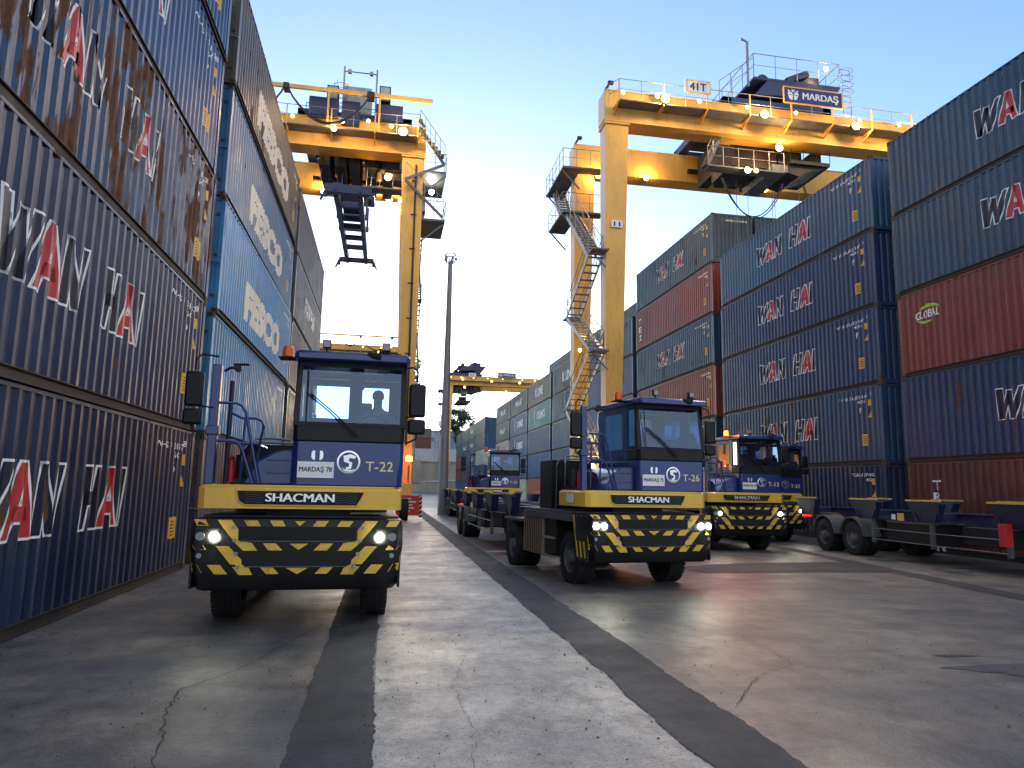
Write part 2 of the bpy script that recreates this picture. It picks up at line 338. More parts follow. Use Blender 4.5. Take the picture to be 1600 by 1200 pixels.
def crack(pts, seed, w=.008):
    rn = random.Random(seed); P = [Vector((*p, .0)) for p in pts]; fine = []
    for a, b in zip(P, P[1:]):
        n = max(2, int((b-a).length/.07))
        for k in range(n): fine.append(a.lerp(b, k/n)+Vector((rn.uniform(-.022,.022), rn.uniform(-.022,.022), 0)))
    fine.append(P[-1]); vs = []
    for i, p in enumerate(fine):
        d = (fine[min(i+1,len(fine)-1)]-fine[max(i-1,0)]).normalized(); q = Vector((-d.y, d.x, 0))*w*rn.uniform(.25,.8)
        vs += [(p.x+q.x, p.y+q.y, .0095), (p.x-q.x, p.y-q.y, .0095)]
    me = bpy.data.meshes.new('pavement_crack'); me.from_pydata(vs, [], [(2*i,2*i+1,2*i+3,2*i+2) for i in range(len(fine)-1)]); me.materials.append(M['crack'])
    tag(obj('pavement_crack', me), kind='structure')
crack([(-1.38,4.4),(-1.39,5.17),(-1.46,5.6),(-1.62,6.2),(-1.7,6.95),(-1.45,7.4),(-1.25,7.9),(-1.1,8.5),(-.9,9.2),(-.7,9.9)], 1, .011)
crack([(3.05,5.95),(3.35,6.35),(3.8,6.9),(4.38,7.23),(4.5,8.0),(4.62,9.1),(4.74,9.75),(4.9,10.9)], 2, .007)
crack([(4.38,7.23),(4.9,6.9),(5.6,6.7),(6.3,6.2)], 3, .006)
crack([(4.62,9.1),(5.4,9.6),(6.1,9.4),(7.0,9.9)], 4, .005)
crack([(.6,4.5),(.75,5.6),(.7,6.8),(.95,8.0)], 5, .003)

gr = MB(); rg_ = random.Random(5)
for i in range(900):
    x = rg_.uniform(-3.9, 9); y = rg_.uniform(3.5, 22) if i > 500 else rg_.uniform(4, 10)
    if i % 3 == 0: x = rg_.choice((-.6, -.02, 2.24, 2.85, -3.9))+rg_.gauss(0, .06)
    q = rg_.uniform(.003, .011)*(1.6 if i % 17 == 0 else 1); a = rg_.uniform(0, 3.1)
    gr.add([(x+q*math.cos(a)*1.5, y+q*math.sin(a), .008), (x-q*math.sin(a), y+q*math.cos(a), .008), (x-q*math.cos(a), y-q*math.sin(a)*1.3, .008), (x+q*math.sin(a), y-q*math.cos(a), .008), (x, y, .010+q)], [(0,1,4),(1,2,4),(2,3,4),(3,0,4)])
tag(obj('gravel', gr.mesh('gravel', worn('gravel_dark', (.06,.058,.055), .9, var=.5))), 'loose grit scattered over the concrete', 'gravel', kind='stuff')

# ------------------------------------------------------------------ shipping containers
CL, CW, CH = 12.19, 2.438, 2.896
HX, HY = CL/2, CW/2
PX, PIT = 5.92, .2787
BR = [(0,0),(.072,0),(.141,.036),(.211,.036),(.2787,0)]
def prof(x):
    t = (x+PX) % PIT
    for (a, d0), (b, d1) in zip(BR, BR[1:]):
        if t <= b: return d0+(d1-d0)*(t-a)/(b-a)
    return 0
BREAKS = sorted({round(-PX+i*PIT+b, 5) for i in range(43) for b, _ in BR[:-1] if -PX+i*PIT+b <= PX})
YS = -HY+.012          # outermost plane of the side sheet
def side_mesh():
    mb = MB(); xs = [x for x in BREAKS]+[PX]
    vs = []
    for x in xs: vs += [(x, YS+prof(x), .165), (x, YS+prof(x), 2.836)]
    mb.add(vs, [(2*i, 2*i+2, 2*i+3, 2*i+1) for i in range(len(xs)-1)])
    me = mb.mesh('side_panel', M['paint'], 10); return me
def conform(mb, name, m, lift=.003, dz=0):
    bm = bmesh.new(); vs = [bm.verts.new(v) for v in mb.v]
    for f in mb.f:
        try: bm.faces.new([vs[i] for i in f])
        except ValueError: pass
    x0, x1 = min(v[0] for v in mb.v), max(v[0] for v in mb.v)
    for bx in BREAKS:
        if x0 < bx < x1:
            bmesh.ops.bisect_plane(bm, geom=bm.verts[:]+bm.edges[:]+bm.faces[:], plane_co=(bx,0,0), plane_no=(1,0,0), dist=1e-6)
    for v in bm.verts: v.co.y = YS+prof(v.co.x)-lift
    me = bpy.data.meshes.new(name); bm.to_mesh(me); bm.free(); me.materials.append(m); return me
def slant(*polys):
    return polys
# block letters, each stroke a convex polygon in a unit box (x 0..1, z 0..1); leaning to the right like the originals
STR = {
 'W': [[(-.02,1),(.26,1),(.30,0),(.06,0)],[(.06,0),(.30,0),(.66,.92),(.50,.92)],[(.46,.92),(.66,.92),(.74,0),(.52,0)],[(.52,0),(.74,0),(1.18,1),(.94,1)]],
 'A': [[(-.06,0),(.24,0),(.66,1),(.40,1)],[(.46,1),(.72,1),(.98,0),(.68,0)],[(.26,.22),(.84,.22),(.80,.42),(.36,.42)]],
 'N': [[(0,0),(.26,0),(.42,1),(.16,1)],[(.16,1),(.42,1),(.80,0),(.56,0)],[(.62,0),(.84,0),(1.04,1),(.80,1)]],
 'H': [[(0,0),(.28,0),(.44,1),(.16,1)],[(.58,0),(.86,0),(1.02,1),(.74,1)],[(.24,.38),(.70,.38),(.74,.60),(.28,.60)]],
 'I': [[(0,0),(.34,0),(.52,1),(.18,1)]]}
def inflate(poly, d):
    n = len(poly); out = []
    ar = sum(poly[i][0]*poly[(i+1)%n][1]-poly[(i+1)%n][0]*poly[i][1] for i in range(n)); sg = 1 if ar > 0 else -1
    for i in range(n):
        p0, p1, p2 = Vector(poly[i-1]), Vector(poly[i]), Vector(poly[(i+1)%n])
        n1 = Vector(((p1-p0).y, -(p1-p0).x)).normalized()*sg; n2 = Vector(((p2-p1).y, -(p2-p1).x)).normalized()*sg
        k = (n1+n2); k = k/max(.35, k.dot(n1)); out.append(tuple(p1+k*d))
    return out
def big_letters(scale=1.0):
    H = .87*scale; lay = [('W',.78),('A',.62),('N',.66),(None,.52),('H',.66),('A',.62),('I',.42)]
    tot = sum(w_ for _, w_ in lay)*scale+.06*5; x = -tot/2; white, navy, red = MB(), MB(), MB(); rk = 0
    for ch, w_ in lay:
        w_ *= scale
        if ch:
            for k, poly in enumerate(STR[ch]):
                P = [(x+px*w_*1.0, 1.14+pz*H) for px, pz in poly]
                white.add([(a, -.0001*k, b) for a, b in inflate(P, .033)], [[0,1,2,3]])
                (red if ch == 'A' else navy).add([(a, 0, b) for a, b in P], [[0,1,2,3]])
        x += w_+.06
    me = conform(white, 'lettering', M['l_white'], .002); bm = bmesh.new(); bm.from_mesh(me)
    for i, (q, m) in enumerate(((navy, 'l_navy'), (red, 'l_red'))):
        m2 = conform(q, 'tmp', M[m], .005); n0 = len(bm.faces); bm.from_mesh(m2); bm.faces.ensure_lookup_table(); me.materials.append(M[m])
        for f in bm.faces[n0:]: f.material_index = i+1
        bpy.data.meshes.remove(m2)
    bm.to_mesh(me); bm.free(); return me
SIDE = side_mesh()
def frame_mesh(casts):
    mb = MB()
    for sx in (-1, 1):
        a, b = sorted((sx*HX, sx*(HX-.17)))
        for sy in (-1, 1):
            c, d = sorted((sy*(HY-.004), sy*(HY-.10))); mb.box(a, b, c, d, .118, CH-.118)
        a2, b2 = sorted((sx*(HX-.01), sx*(HX-.09))); mb.box(a2, b2, -HY+.1, HY-.1, .02, .16); mb.box(a2, b2, -HY+.1, HY-.1, CH-.11, CH-.012)
    for sy in (-1, 1):
        c, d = sorted((sy*(HY-.008), sy*(HY-.07))); mb.box(-PX, PX, c, d, 2.836, CH-.012)
    mb.k = 1
    for sy in (-1, 1):
        c, d = sorted((sy*(HY-.045), sy*(HY-.10))); mb.box(-PX, PX, c, d, .012, .165)
        c, d = sorted((sy*(HY-.010), sy*(HY-.10))); mb.box(-PX, PX, c, d, .010, .030); mb.box(-PX, PX, c, d, .150, .168)
    if casts:
        mb.k = 2
        for x, y, z in CAST: mb.box(x-.089, x+.089, y-.081, y+.081, z-.059, z+.059)
    return mb.mesh('frame', [M['paint'], M['rail_dark'], M['casting']])
CAST = [(sx*(HX-.086), sy*(HY-.078), z) for sx in (-1,1) for sy in (-1,1) for z in (.059, CH-.059)]
def casting_mesh():
    mb = MB(); mb.box(-.089, .089, -.081, .081, -.059, .059); mb.k = 1
    for sy in (-1, 1):
        mb.loft([[(.0+.042*math.cos(t), sy*q, .034*math.sin(t)) for t in [math.pi*2*k/12 for k in range(12)]] for q in (.0795, .0825)])
    for sx in (-1, 1):
        mb.loft([[(sx*q, .034*math.cos(t), .034*math.sin(t)) for t in [math.pi*2*k/12 for k in range(12)]] for q in (.0875, .0905)])
    return mb.mesh('corner_casting', [M['casting'], M['black']])
def end_mesh():
    mb = MB(); vs = []; xs = []
    y = -HY+.1; k = 0
    while y < HY-.1:
        for dy, d in ((0,0),(.11,0),(.155,.045),(.205,.045),(.25,0)):
            if y+dy <= HY-.1+1e-6: xs.append((y+dy, d))
        y += .25
    xs.append((HY-.1, 0))
    for yy, d in xs: vs += [(HX-.02-d, yy, .16), (HX-.02-d, yy, CH-.11)]
    mb.add(vs, [(2*i, 2*i+2, 2*i+3, 2*i+1) for i in range(len(xs)-1)]); return mb.mesh('end_panel', M['paint'], 10)
def door_mesh(s):
    a, b = (-HY+.1, -.012) if s < 0 else (.012, HY-.1); mb = MB(); X = -HX+.02
    mb.box(X, X+.05, a, b, .16, CH-.11)
    for z in (.55, 1.05, 1.55, 2.05): mb.box(X-.012, X, a+.06, b-.06, z, z+.34)
    mb.k = 1
    for z in (.4, 1.4, 2.4): mb.box(X-.03, X, (a if s < 0 else b-.09), (a+.09 if s < 0 else b), z, z+.06)
    return mb.mesh('door', [M['paint'], M['casting']])
def rod_mesh(s):
    mb = MB()
    for q in (.32, .80):
        y = s*q; mb.tube([(-HX-.02, y, .1), (-HX-.02, y, CH-.1)], .017, 8)
        for z in (.2, 1.0, 1.9, 2.65): mb.box(-HX-.04, -HX+.02, y-.04, y+.04, z, z+.05)
        mb.bar((-HX-.045, y, 1.25), (-HX-.045, y+s*.42, 1.22), .035, .02)
    return mb.mesh('lock_rod', M['galv'])
def roof_mesh():
    mb = MB(); n = 56; vs = []
    for i in range(n+1):
        x = -PX+2*PX*i/n; z = CH-.045+(.02 if i % 2 else 0); vs += [(x, -HY+.07, z), (x, HY-.07, z)]
    mb.add(vs, [(2*i, 2*i+2, 2*i+3, 2*i+1) for i in range(n)]); return mb.mesh('roof', M['paint'], 10)
fl = MB(); fl.box(-PX, PX, -HY+.1, HY-.1, .13, .16)
for i in range(38): fl.box(-PX+.1+i*.31, -PX+.15+i*.31, -HY+.1, HY-.1, .02, .13)
K = dict(side=SIDE, frame=frame_mesh(False), framec=frame_mesh(True), cast=casting_mesh(), end=end_mesh(), doorl=door_mesh(-1), doorr=door_mesh(1),
         rodl=rod_mesh(-1), rodr=rod_mesh(1), roof=roof_mesh(), floor=fl.mesh('floor', M['rail_dark']))
K['wh'] = big_letters()
def ltext(name, t, w_, h, x, z, m, off=.01, shear=0, lift=.003):
    return conform(text_mb(t, w_, h, off, shear, at=(x, 0, z)), name, m, lift)
mk = MB()
text_mb('W H S U', .95, .12, .01, mb=mk, at=(4.12,0,2.52)); text_mb('521147', .62, .12, .01, mb=mk, at=(4.98,0,2.52)); text_mb('45G1', .38, .11, .01, mb=mk, at=(4.92,0,2.34)); text_mb('8', .09, .12, .01, mb=mk, at=(5.47,0,2.60))
text_mb('P', .10, .22, .02, mb=mk, at=(4.85,0,2.02))
K['num'] = conform(mk, 'number_marking', M['l_white'])
mk2 = MB(); text_mb('TGHU', .6, .12, .01, mb=mk2, at=(4.5,0,2.52)); text_mb('874403', .62, .12, .01, mb=mk2, at=(5.2,0,2.52)); text_mb('45G1', .38, .11, .01, mb=mk2, at=(5.2,0,2.34))
K['num2'] = conform(mk2, 'number_marking', M['l_white'])
lb = MB(); lb.add([(4.86,0,.70),(5.22,0,.70),(5.22,0,1.12),(4.86,0,1.12)], [[0,1,2,3]])
K['lab'] = conform(lb, 'warning_label', M['label_y'], .004)
lt = MB(); lt.add([(5.32,0,2.16),(5.50,0,2.16),(5.50,0,2.38),(5.32,0,2.38)], [[0,1,2,3]]); lt.add([(5.28,0,1.72),(5.52,0,1.72),(5.44,0,1.96)], [[0,1,2]])
K['lab2'] = conform(lt, 'hazard_label', M['label_y'], .004)
ll = MB()
for i in range(5): ll.add([(4.91,0,.76+i*.065),(5.17,0,.76+i*.065),(5.17,0,.785+i*.065),(4.91,0,.785+i*.065)], [[0,1,2,3]])
K['labt'] = conform(ll, 'label_print', M['l_navy'], .006)
def fesco():
    mb = MB(); mb.k = 0
    text_mb('FESCO', 6.6, 1.15, .075, .12, mb, (.2,0,1.15)); return conform(mb, 'lettering', M['l_cream'], .004)
K['fesco'] = fesco()
gl = MB(); text_mb('GLOBAL', 1.0, .27, .02, .1, gl, (-4.8,0,2.0)); K['global'] = conform(gl, 'lettering', M['l_white'])
def arc(cx, cz, rx, rz, a0, a1, w0, mb):
    n = 14; vs = []
    for i in range(n+1):
        t = a0+(a1-a0)*i/n; wd = w0*math.sin(math.pi*i/n)+.006; vs += [(cx+(rx+wd)*math.cos(t), 0, cz+(rz+wd)*math.sin(t)), (cx+(rx-wd)*math.cos(t), 0, cz+(rz-wd)*math.sin(t))]
    mb.add(vs, [(2*i,2*i+1,2*i+3,2*i+2) for i in range(n)])
ga = MB(); arc(-4.72, 2.0, .5, .27, R(20), R(150), .05, ga); arc(-4.85, 2.0, .5, .27, R(210), R(300), .04, ga); K['globalarc'] = conform(ga, 'swoosh', M['l_green'])
tr = MB()
for i, ch in enumerate('TRITON'): text_mb(ch, .33 if ch != 'I' else .22, .30, .02, mb=tr, at=(-4.85,0,2.15-.385*i))
K['triton'] = conform(tr, 'lettering', M['l_white'])
tx = MB()
for i, ch in enumerate('TEX'): text_mb(ch, .4, .42, .03, mb=tx, at=(-5.35,0,2.1-.58*i))
K['tex'] = conform(tx, 'lettering', M['l_white'])
cr = MB(); text_mb('CRONOS', 4.4, .95, .02, mb=cr, at=(1.0,0,1.6)); arc(-1.9, 1.6, .75, .95, R(100), R(260), .13, cr); K['cronos'] = conform(cr, 'lettering', M['l_white'])
K['kline'] = ltext('lettering', 'K LINE', 4.0, 1.0, 0, 1.5, M['l_white'], .03)
K['whs'] = ltext('lettering', 'WAN HAI', 4.6, .85, 0, 1.6, M['l_white'], .03, .2)
en = MB(); text_mb('WHSU 521147 8', 1.3, .12, .01, mb=en, at=(.25, 0, 2.5))
me = bpy.data.meshes.new('end_marking'); me.from_pydata([(HX-.012, v[0], v[2]) for v in en.v], [], en.f); me.materials.append(M['l_white']); K['endnum'] = me

C = dict(navy=(.010,.034,.112), navyd=(.007,.020,.068), slate=(.016,.058,.125), lblue=(.06,.27,.52), teal=(.055,.20,.31), brown=(.12,.095,.085),
         red=(.22,.034,.028), redbr=(.12,.028,.022), orange=(.38,.09,.05), blue=(.02,.09,.26), grey=(.045,.070,.10), greyl=(.11,.115,.13),
         cteal=(.05,.24,.24), cream=(.48,.45,.36), blue2=(.018,.078,.18))
def container(x, y, lvl, side, c, label, kind='near', logo=None, rust=.1, wear=.4, group=None, num=None, y_end=False):
    """side 'L' faces +x (aisle on its right), 'R' faces -x"""
    rc = random.Random(int(y*31+lvl*7+x)); rgb = tuple(v*rc.uniform(.88, 1.14) for v in C[c])
    t = thing('shipping_container', label, 'container', (x+rc.uniform(-.035,.035), y+rc.uniform(-.05,.05), lvl*CH), R(90 if side == 'L' else -90)+R(rc.uniform(-.12,.12)), group)
    kw = dict(color=rgb, rust=rust)
    obj('frame', K['frame' if kind == 'near' else 'framec'], t, color=rgb, rust=rust+.12)
    if kind == 'near':
        for p in CAST: obj('corner_casting', K['cast'], t, p)
    obj('side_panel', K['side'], t, **kw); b = obj('side_panel', K['side'], t, **kw); b.rotation_euler.z = math.pi
    obj('end_panel', K['end'], t, **kw)
    for q in 'lr':
        d = obj('door', K['door'+q], t, **kw)
        if kind == 'near': obj('lock_rod', K['rod'+q], d)
    obj('roof', K['roof'], t, **kw)
    if kind == 'near': obj('floor', K['floor'], t)
    lw = dict(color=rgb, rust=rust, wear=wear)
    if logo == 'wh':
        obj('lettering', K['wh'], t, **lw)
    elif logo == 'global': obj('lettering', K['global'], t, **lw); obj('swoosh_mark', K['globalarc'], t)
    elif logo: obj('lettering', K[logo], t, **lw)
    if kind == 'near':
        obj('number_marking', K[num or ('num' if logo == 'wh' else 'num2')], t, **lw)
        w1 = obj('warning_label', K['lab'], t); obj('label_print', K['labt'], w1, **lw); obj('hazard_label', K['lab2'], t)
    if y_end: obj('end_marking', K['endnum'], t, **lw)
    return t
XL, XR = -4.093-HY, 17.47+HY
ORD = ['bottom', 'second up', 'third up', 'fourth up', 'fifth up', 'top']
def stack(x, y, side, specs, where, kind, group, top=None):
    for i, sp in enumerate(specs):
        c, logo, rust, wear, look = sp[:5]; pos = ORD[i] if i < len(specs)-1 else 'top'
        container(x, y, i, side, c, f'{look}, {pos} of {where}', kind, logo, rust, wear, group, **(sp[5] if len(sp) > 5 else {}))
gl_, gr_ = 'containers stacked along the left side of the lane', 'containers stacked along the right side of the yard'
stack(XL, 10.241, 'L', [
 ('navyd','wh',.12,.08,'dark navy container with white-outlined letters'), ('navyd','wh',.15,.12,'dark navy container with large white-outlined letters above rusty seam'),
 ('slate','wh',.60,.8,'heavily rusted blue container with peeling letters'), ('blue2','wh',.12,.7,'blue container with outlined letters cut by the frame edge'), ('blue2',None,.1,0,'plain blue container')],
 'nearest left stack', 'near', gl_)
stack(XL, 23.31, 'L', [
 ('brown',None,.45,0,'brown ribbed container'), ('lblue',None,.12,0,'light blue container without lettering'), ('lblue','fesco',.12,.25,'light blue container with worn cream letters'),
 ('teal','fesco',.15,.3,'teal container with cream letters'), ('brown','fesco',.3,1.0,'brown-grey container with almost vanished letters')],
 'second left stack', 'near', gl_)
stack(XL, 36.3, 'L', [
 ('grey',None,.35,0,'dark grey container'), ('grey',None,.2,0,'grey ribbed container'), ('greyl',None,.15,0,'grey container'), ('greyl','whs',.2,.9,'pale grey container with faded white lettering'), ('greyl',None,.2,0,'pale grey glinting container')],
 'farthest left stack', 'far', gl_)
stack(XR, 15.32, 'R', [
 ('redbr','triton',.12,.1,'red-brown container with vertical white letters'), ('navy','wh',.1,.2,'navy container with outlined letters above red-brown one'),
 ('red','global',.12,.1,'dark red container with green swoosh mark'), ('slate','wh',.12,.25,'slate blue container with outlined letters'), ('slate','wh',.12,.2,'slate blue container with outlined letters')],
 'nearest right stack', 'near', gr_)
stack(XR, 28.5, 'R', [
 ('navyd',None,.2,0,'very dark navy container'), ('slate','wh',.25,.15,'worn navy container with filled dark letters'), ('navy','wh',.12,.25,'navy container with outlined letters'),
 ('navy','wh',.12,.3,'navy container with outlined letters'), ('blue2','wh',.14,.4,'blue container with outlined letters and weathered corner post')],
 'second right stack', 'near', gr_)
stack(XR, 41.55, 'R', [
 ('grey',None,.2,0,'grey container behind the tractor cabs'), ('slate',None,.2,0,'slate container'), ('red','tex',.15,.3,'brick red container with vertical letters'), ('slate','wh',.15,.5,'slate container with outlined letters'),
 ('red','tex',.15,.3,'brick red container, short vertical letters'), ('grey','wh',.18,.6,'dark grey-blue container with blue end wall', dict(y_end=True))],
 'tall third right stack', 'near', gr_)
far = {
 54.55: ('fourth right stack', [('orange',None),('red',None),('blue2','cronos'),('blue2',None),('blue2',None)]),
 67.6: ('fifth right stack', [('orange',None),('blue2',None),('blue2',None),('blue2',None),('grey','kline')]),
 80.7: ('sixth right stack', [('orange',None),('blue',None),('blue2',None),('cteal','cronos'),('greyl','kline')]),
 93.8: ('seventh right stack', [('cream',None),('blue',None),('blue','cronos'),('blue','cronos'),('grey','whs')]),
 106.9: ('eighth right stack', [('orange',None),('blue',None),('cream',None),('grey','whs'),('grey','whs')]),
 133.1: ('first stack past the gap', [('redbr',None),('navy',None),('cream',None),('blue2',None),('blue2',None)]),
 146.2: ('second stack past the gap', [('redbr',None),('grey',None),('navy','whs'),('navy','whs'),('grey','whs')]),
 159.3: ('third stack past the gap', [('grey',None),('redbr',None),('navy','whs'),('grey','whs'),('greyl',None)]),
 172.4: ('farthest right stack', [('blue2',None),('redbr',None),('red',None),('grey',None),('greyl',None)])}
CN = dict(orange='faded orange',red='brick red',blue2='steel blue',grey='dark grey',blue='blue',cteal='green-teal',greyl='mid grey',cream='cream',redbr='red-brown',navy='navy')
LN = {None:'plain', 'cronos':'with a white arc logo', 'kline':'with short white letters', 'whs':'with faded white letters'}
for y, (wh_, sp) in far.items():
    stack(XR, y, 'R', [(c, lg, .15, .5, f'{CN[c]} container {LN[lg]}') for c, lg in sp], wh_, 'far', gr_)
for y, wh_ in ((41.55,'tall third'), (54.55,'fourth'), (67.6,'fifth'), (80.7,'sixth')):
    for l in range(6): container(XR+2.62, y, l, 'R', 'grey' if y > 42 or l < 5 else 'slate', ('dark grey container peeking over' if l == 5 else f'dark grey container, {ORD[l]}, hidden behind')+f' the {wh_} right stack', 'far', None, .2, 0, 'second row of containers behind the right stacks')
# ------------------------------------------------------------------ yard tractor (front face at local y=0, looking towards -y)
def wheel(name, parent, x, y, r, w_, out, dual=False):
    """out=+1 when the visible face looks to +x"""
    t = obj(name, None, parent, (x, y, r)); s = out
    def tyre(x0):
        a = w_/2; mb = MB()
        mb.lathe([(x0-a, r*.60), (x0-a*1.02, r*.80), (x0-a*.86, r*.955), (x0-a*.55, r), (x0-a*.06, r), (x0, r*.975), (x0+a*.06, r), (x0+a*.55, r), (x0+a*.86, r*.955), (x0+a*1.02, r*.80), (x0+a, r*.60)], (0,0,0), 'x', 36)
        for k in range(36):
            q = 2*math.pi*k/36
            for sg in (-1, 1):
                c = Vector((x0+sg*a*.72, math.cos(q+.05*sg)*r*.985, math.sin(q+.05*sg)*r*.985)); d = Vector((0, -math.sin(q), math.cos(q)))*.03
                u = Vector((sg*a*.2, 0, 0)); n_ = Vector((0, math.cos(q), math.sin(q)))*.018
                vs = [c-d-u, c+d-u, c+d+u, c-d+u]; mb.add([tuple(p) for p in vs]+[tuple(p+n_) for p in vs], [(0,1,2,3),(4,5,6,7),(0,1,5,4),(1,2,6,5),(2,3,7,6),(3,0,4,7)])
        return mb
    offs = (0, -s*(w_+.05)) if dual else (0,)
    for x0 in offs: tyre(x0).build('tyre', M['rubber'], t)
    mb = MB(); a = w_/2
    prof_ = [(s*a*.88, r*.60), (s*a*.78, r*.56), (s*a*.2, r*.52), (s*a*.1, r*.36), (s*a*.35, r*.30), (s*a*.9, r*.26), (s*a*1.02, r*.20), (s*a*1.02, .001)]
    mb.lathe(prof_, (0,0,0), 'x', 30)
    for k in range(10):
        q = 2*math.pi*k/10; mb.cyl((s*a*.12 if s > 0 else s*a*.12-.03, math.cos(q)*r*.43, math.sin(q)*r*.43), .018, .03, 'x', 6)
    mb.build('rim', M['rim'], t); return t
def PX_(px, py):      # measured bumper picture coordinates -> local metres
    return ((px-510)*.00299, 1.375-(py-770)*.00304)
def stripes():
    L = [[(88,773),(135,773),(150,797),(105,797)], [(287,775),(340,775),(355,798),(303,798)], [(390,775),(440,775),(455,798),(405,798)],
         [(183,774),(238,774),(268,812),(268,855),(258,866),(246,850),(228,830)], [(268,855),(325,866),(347,896),(292,896),(258,866)],
         [(183,878),(233,878),(288,934),(290,952),(318,964),(332,993),(280,993)],
         [(368,867),(420,867),(447,895),(392,895)], [(88,875),(135,875),(148,893),(103,893)], [(50,895),(84,925),(86,950),(50,930)], [(50,930),(86,948),(115,950),(135,983),(90,980)],
         [(155,953),(205,953),(235,990),(185,990)], [(363,963),(412,963),(438,990),(388,990)]]
    T = [[(490,777),(535,777),(512,796)], [(475,868),(550,868),(512,893)], [(465,965),(555,965),(511,991)]]
    P = L+[[(1020-x, y) for x, y in p][::-1] for p in L]+T; return P
def front_y(z):       # the bumper face leans back a little towards the bottom and the top
    return .0+max(0, (.80-z))*.12+max(0, z-1.25)*.25
def bumper_parts(t):
    # body: loft of XZ outline rings, front to back
    def ring(y, k, zt, zb):
        h = 1.305*k; return [(-h, y+.10, zt), (-h+.10, y, zt), (h-.10, y, zt), (h, y+.10, zt)]
    mb = MB(); rows = []
    for z, hw, y in ((.50,1.20,.10), (.56,1.24,.045), (.80,1.28,.005), (1.05,1.305,0), (1.30,1.30,.0), (1.375,1.27,.05)):
        rows.append([(-hw, .62, z), (-hw, y+.12, z), (-hw+.09, y, z), (hw-.09, y, z), (hw, y+.12, z), (hw, .62, z)])
    mb.loft(rows, cap=False, closed=False)
    mb.add([rows[-1][i] for i in range(6)], [[0,1,2,3,4,5]]); mb.add([rows[0][i] for i in range(6)], [[5,4,3,2,1,0]])
    b = mb.build('bumper', M['tblack'], t)
    # recessed centre panels, slightly proud plates with raised rims
    for pts in ([(262,800),(748,800),(742,858),(276,858)], [(295,900),(725,900),(712,960),(300,960)]):
        p = [PX_(*q) for q in pts]; m2 = MB(); m2.prism(p, 'y', front_y(p[0][1])-.010, front_y(p[0][1])+.02); m2.build('bumper_panel', M['black'], b, bevel=.004)
        e = MB(); ys = front_y(p[2][1])-.012; e.bar((p[3][0], ys, p[3][1]), (p[2][0], ys, p[2][1]), .008, .012); e.build('panel_edge', M['tgrey'], b)
    hz = MB()
    for poly in stripes():
        p = [PX_(*q) for q in poly]; n = len(p)
        def hwz(z): return 1.24+(z-.56)*.167 if z < .8 else min(1.305, 1.28+(z-.8)*.1)
        p = [(max(-hwz(z)+.01, min(hwz(z)-.01, x)), z) for x, z in p]
        yy = [max(0, abs(x)-hwz(z)+.09)*1.36+(z < .8)*(.8-z)*.16-.006 for x, z in p]
        hz.add([(x, y, z) for (x, z), y in zip(p, yy)]+[(x, y+.03, z) for (x, z), y in zip(p, yy)], [list(range(n))]+[(i,(i+1)%n,(i+1)%n+n,i+n) for i in range(n)])
    hz.build('hazard_stripes', M['haz_y'], b)
    bl = MB()
    for q in ((248,803),(255,855),(265,908),(275,960)):
        for s in (-1, 1):
            x, z = PX_(*q); bl.cyl((s*abs(x), front_y(z)-.03, z), .022, .03, 'y', 10)
    bl.build('bolts', M['galv'], b)
    for s in (-1, 1):
        hh = MB(); hh.box(s*1.09-.14, s*1.09+.14, -.006, .05, 1.07, 1.26); hh.build('lamp_housing', M['black'], b)
        # inner lamp lit on every tractor, outer one lit on some
        x1, x2 = s*1.005, s*1.165
        for x, nm in ((x1,'headlight'), (x2,'headlight')):
            o = MB().cyl((x, -.020, 1.165), .052, .03, 'y', 20).build(nm, M['lamp_w'] if x == x1 else M['lamp_off'], b)
            MB().lathe([(0,.052),(.0,.066),(.03,.066)], (0,0,0), 'z', 20)
        MB().cyl((s*1.165, -.010, .93), .03, .03, 'y', 14).build('fog_lamp', M['lamp_off'], b)
        fh = MB(); fh.box(s*1.10-.11, s*1.10+.11, .002, .06, .86, 1.01); fh.build('fog_lamp_housing', M['black'], b)
    tw = MB(); tw.cyl((-.30,-.02,1.19), .02, .05, 'y', 10); tw.box(-.40,-.2,-.013,.03,1.15,1.24); tw.box(-.10,.10,-.016,.03,1.12,1.25); tw.build('tow_pin_cover', M['black'], b)
    # side wings with slanted stripes
    for s in (-1, 1):
        X = s*1.285; w1 = MB(); poly = [(.12,.52),(.12,1.37),(.80,1.37),(.76,1.0),(.62,.70),(.56,.52)]
        w1.prism(poly, 'x', min(X, X-s*.03), max(X, X-s*.03)); wg = w1.build('side_wing', M['tblack'], t)
        st = MB(); Xo = X+s*.002
        for k in range(3):
            y0 = .14+k*.17; st.add([(Xo, y0+.22, 1.34), (Xo, y0+.30, 1.34), (Xo, y0+.10, .58), (Xo, y0+.02, .58)], [[0,1,2,3]])
        st2 = MB(); st2.v = st.v; st2.f = st.f; st2.mi = st.mi; st2.build('wing_stripes', M['haz_y'], wg)
def wall_frame(mb, ax, c, th, a0, a1, b0, b1, hole):
    """thin wall in plane ax=c with one rectangular hole (h0,h1,g0,g1)"""
    h0, h1, g0, g1 = hole
    def bx(p, q, r_, s):
        if ax == 'y': mb.box(p, q, c, c+th, r_, s)
        else: mb.box(c, c+th, p, q, r_, s)
    bx(a0, h0, b0, b1); bx(h1, a1, b0, b1); bx(h0, h1, b0, g0); bx(h0, h1, g1, b1)
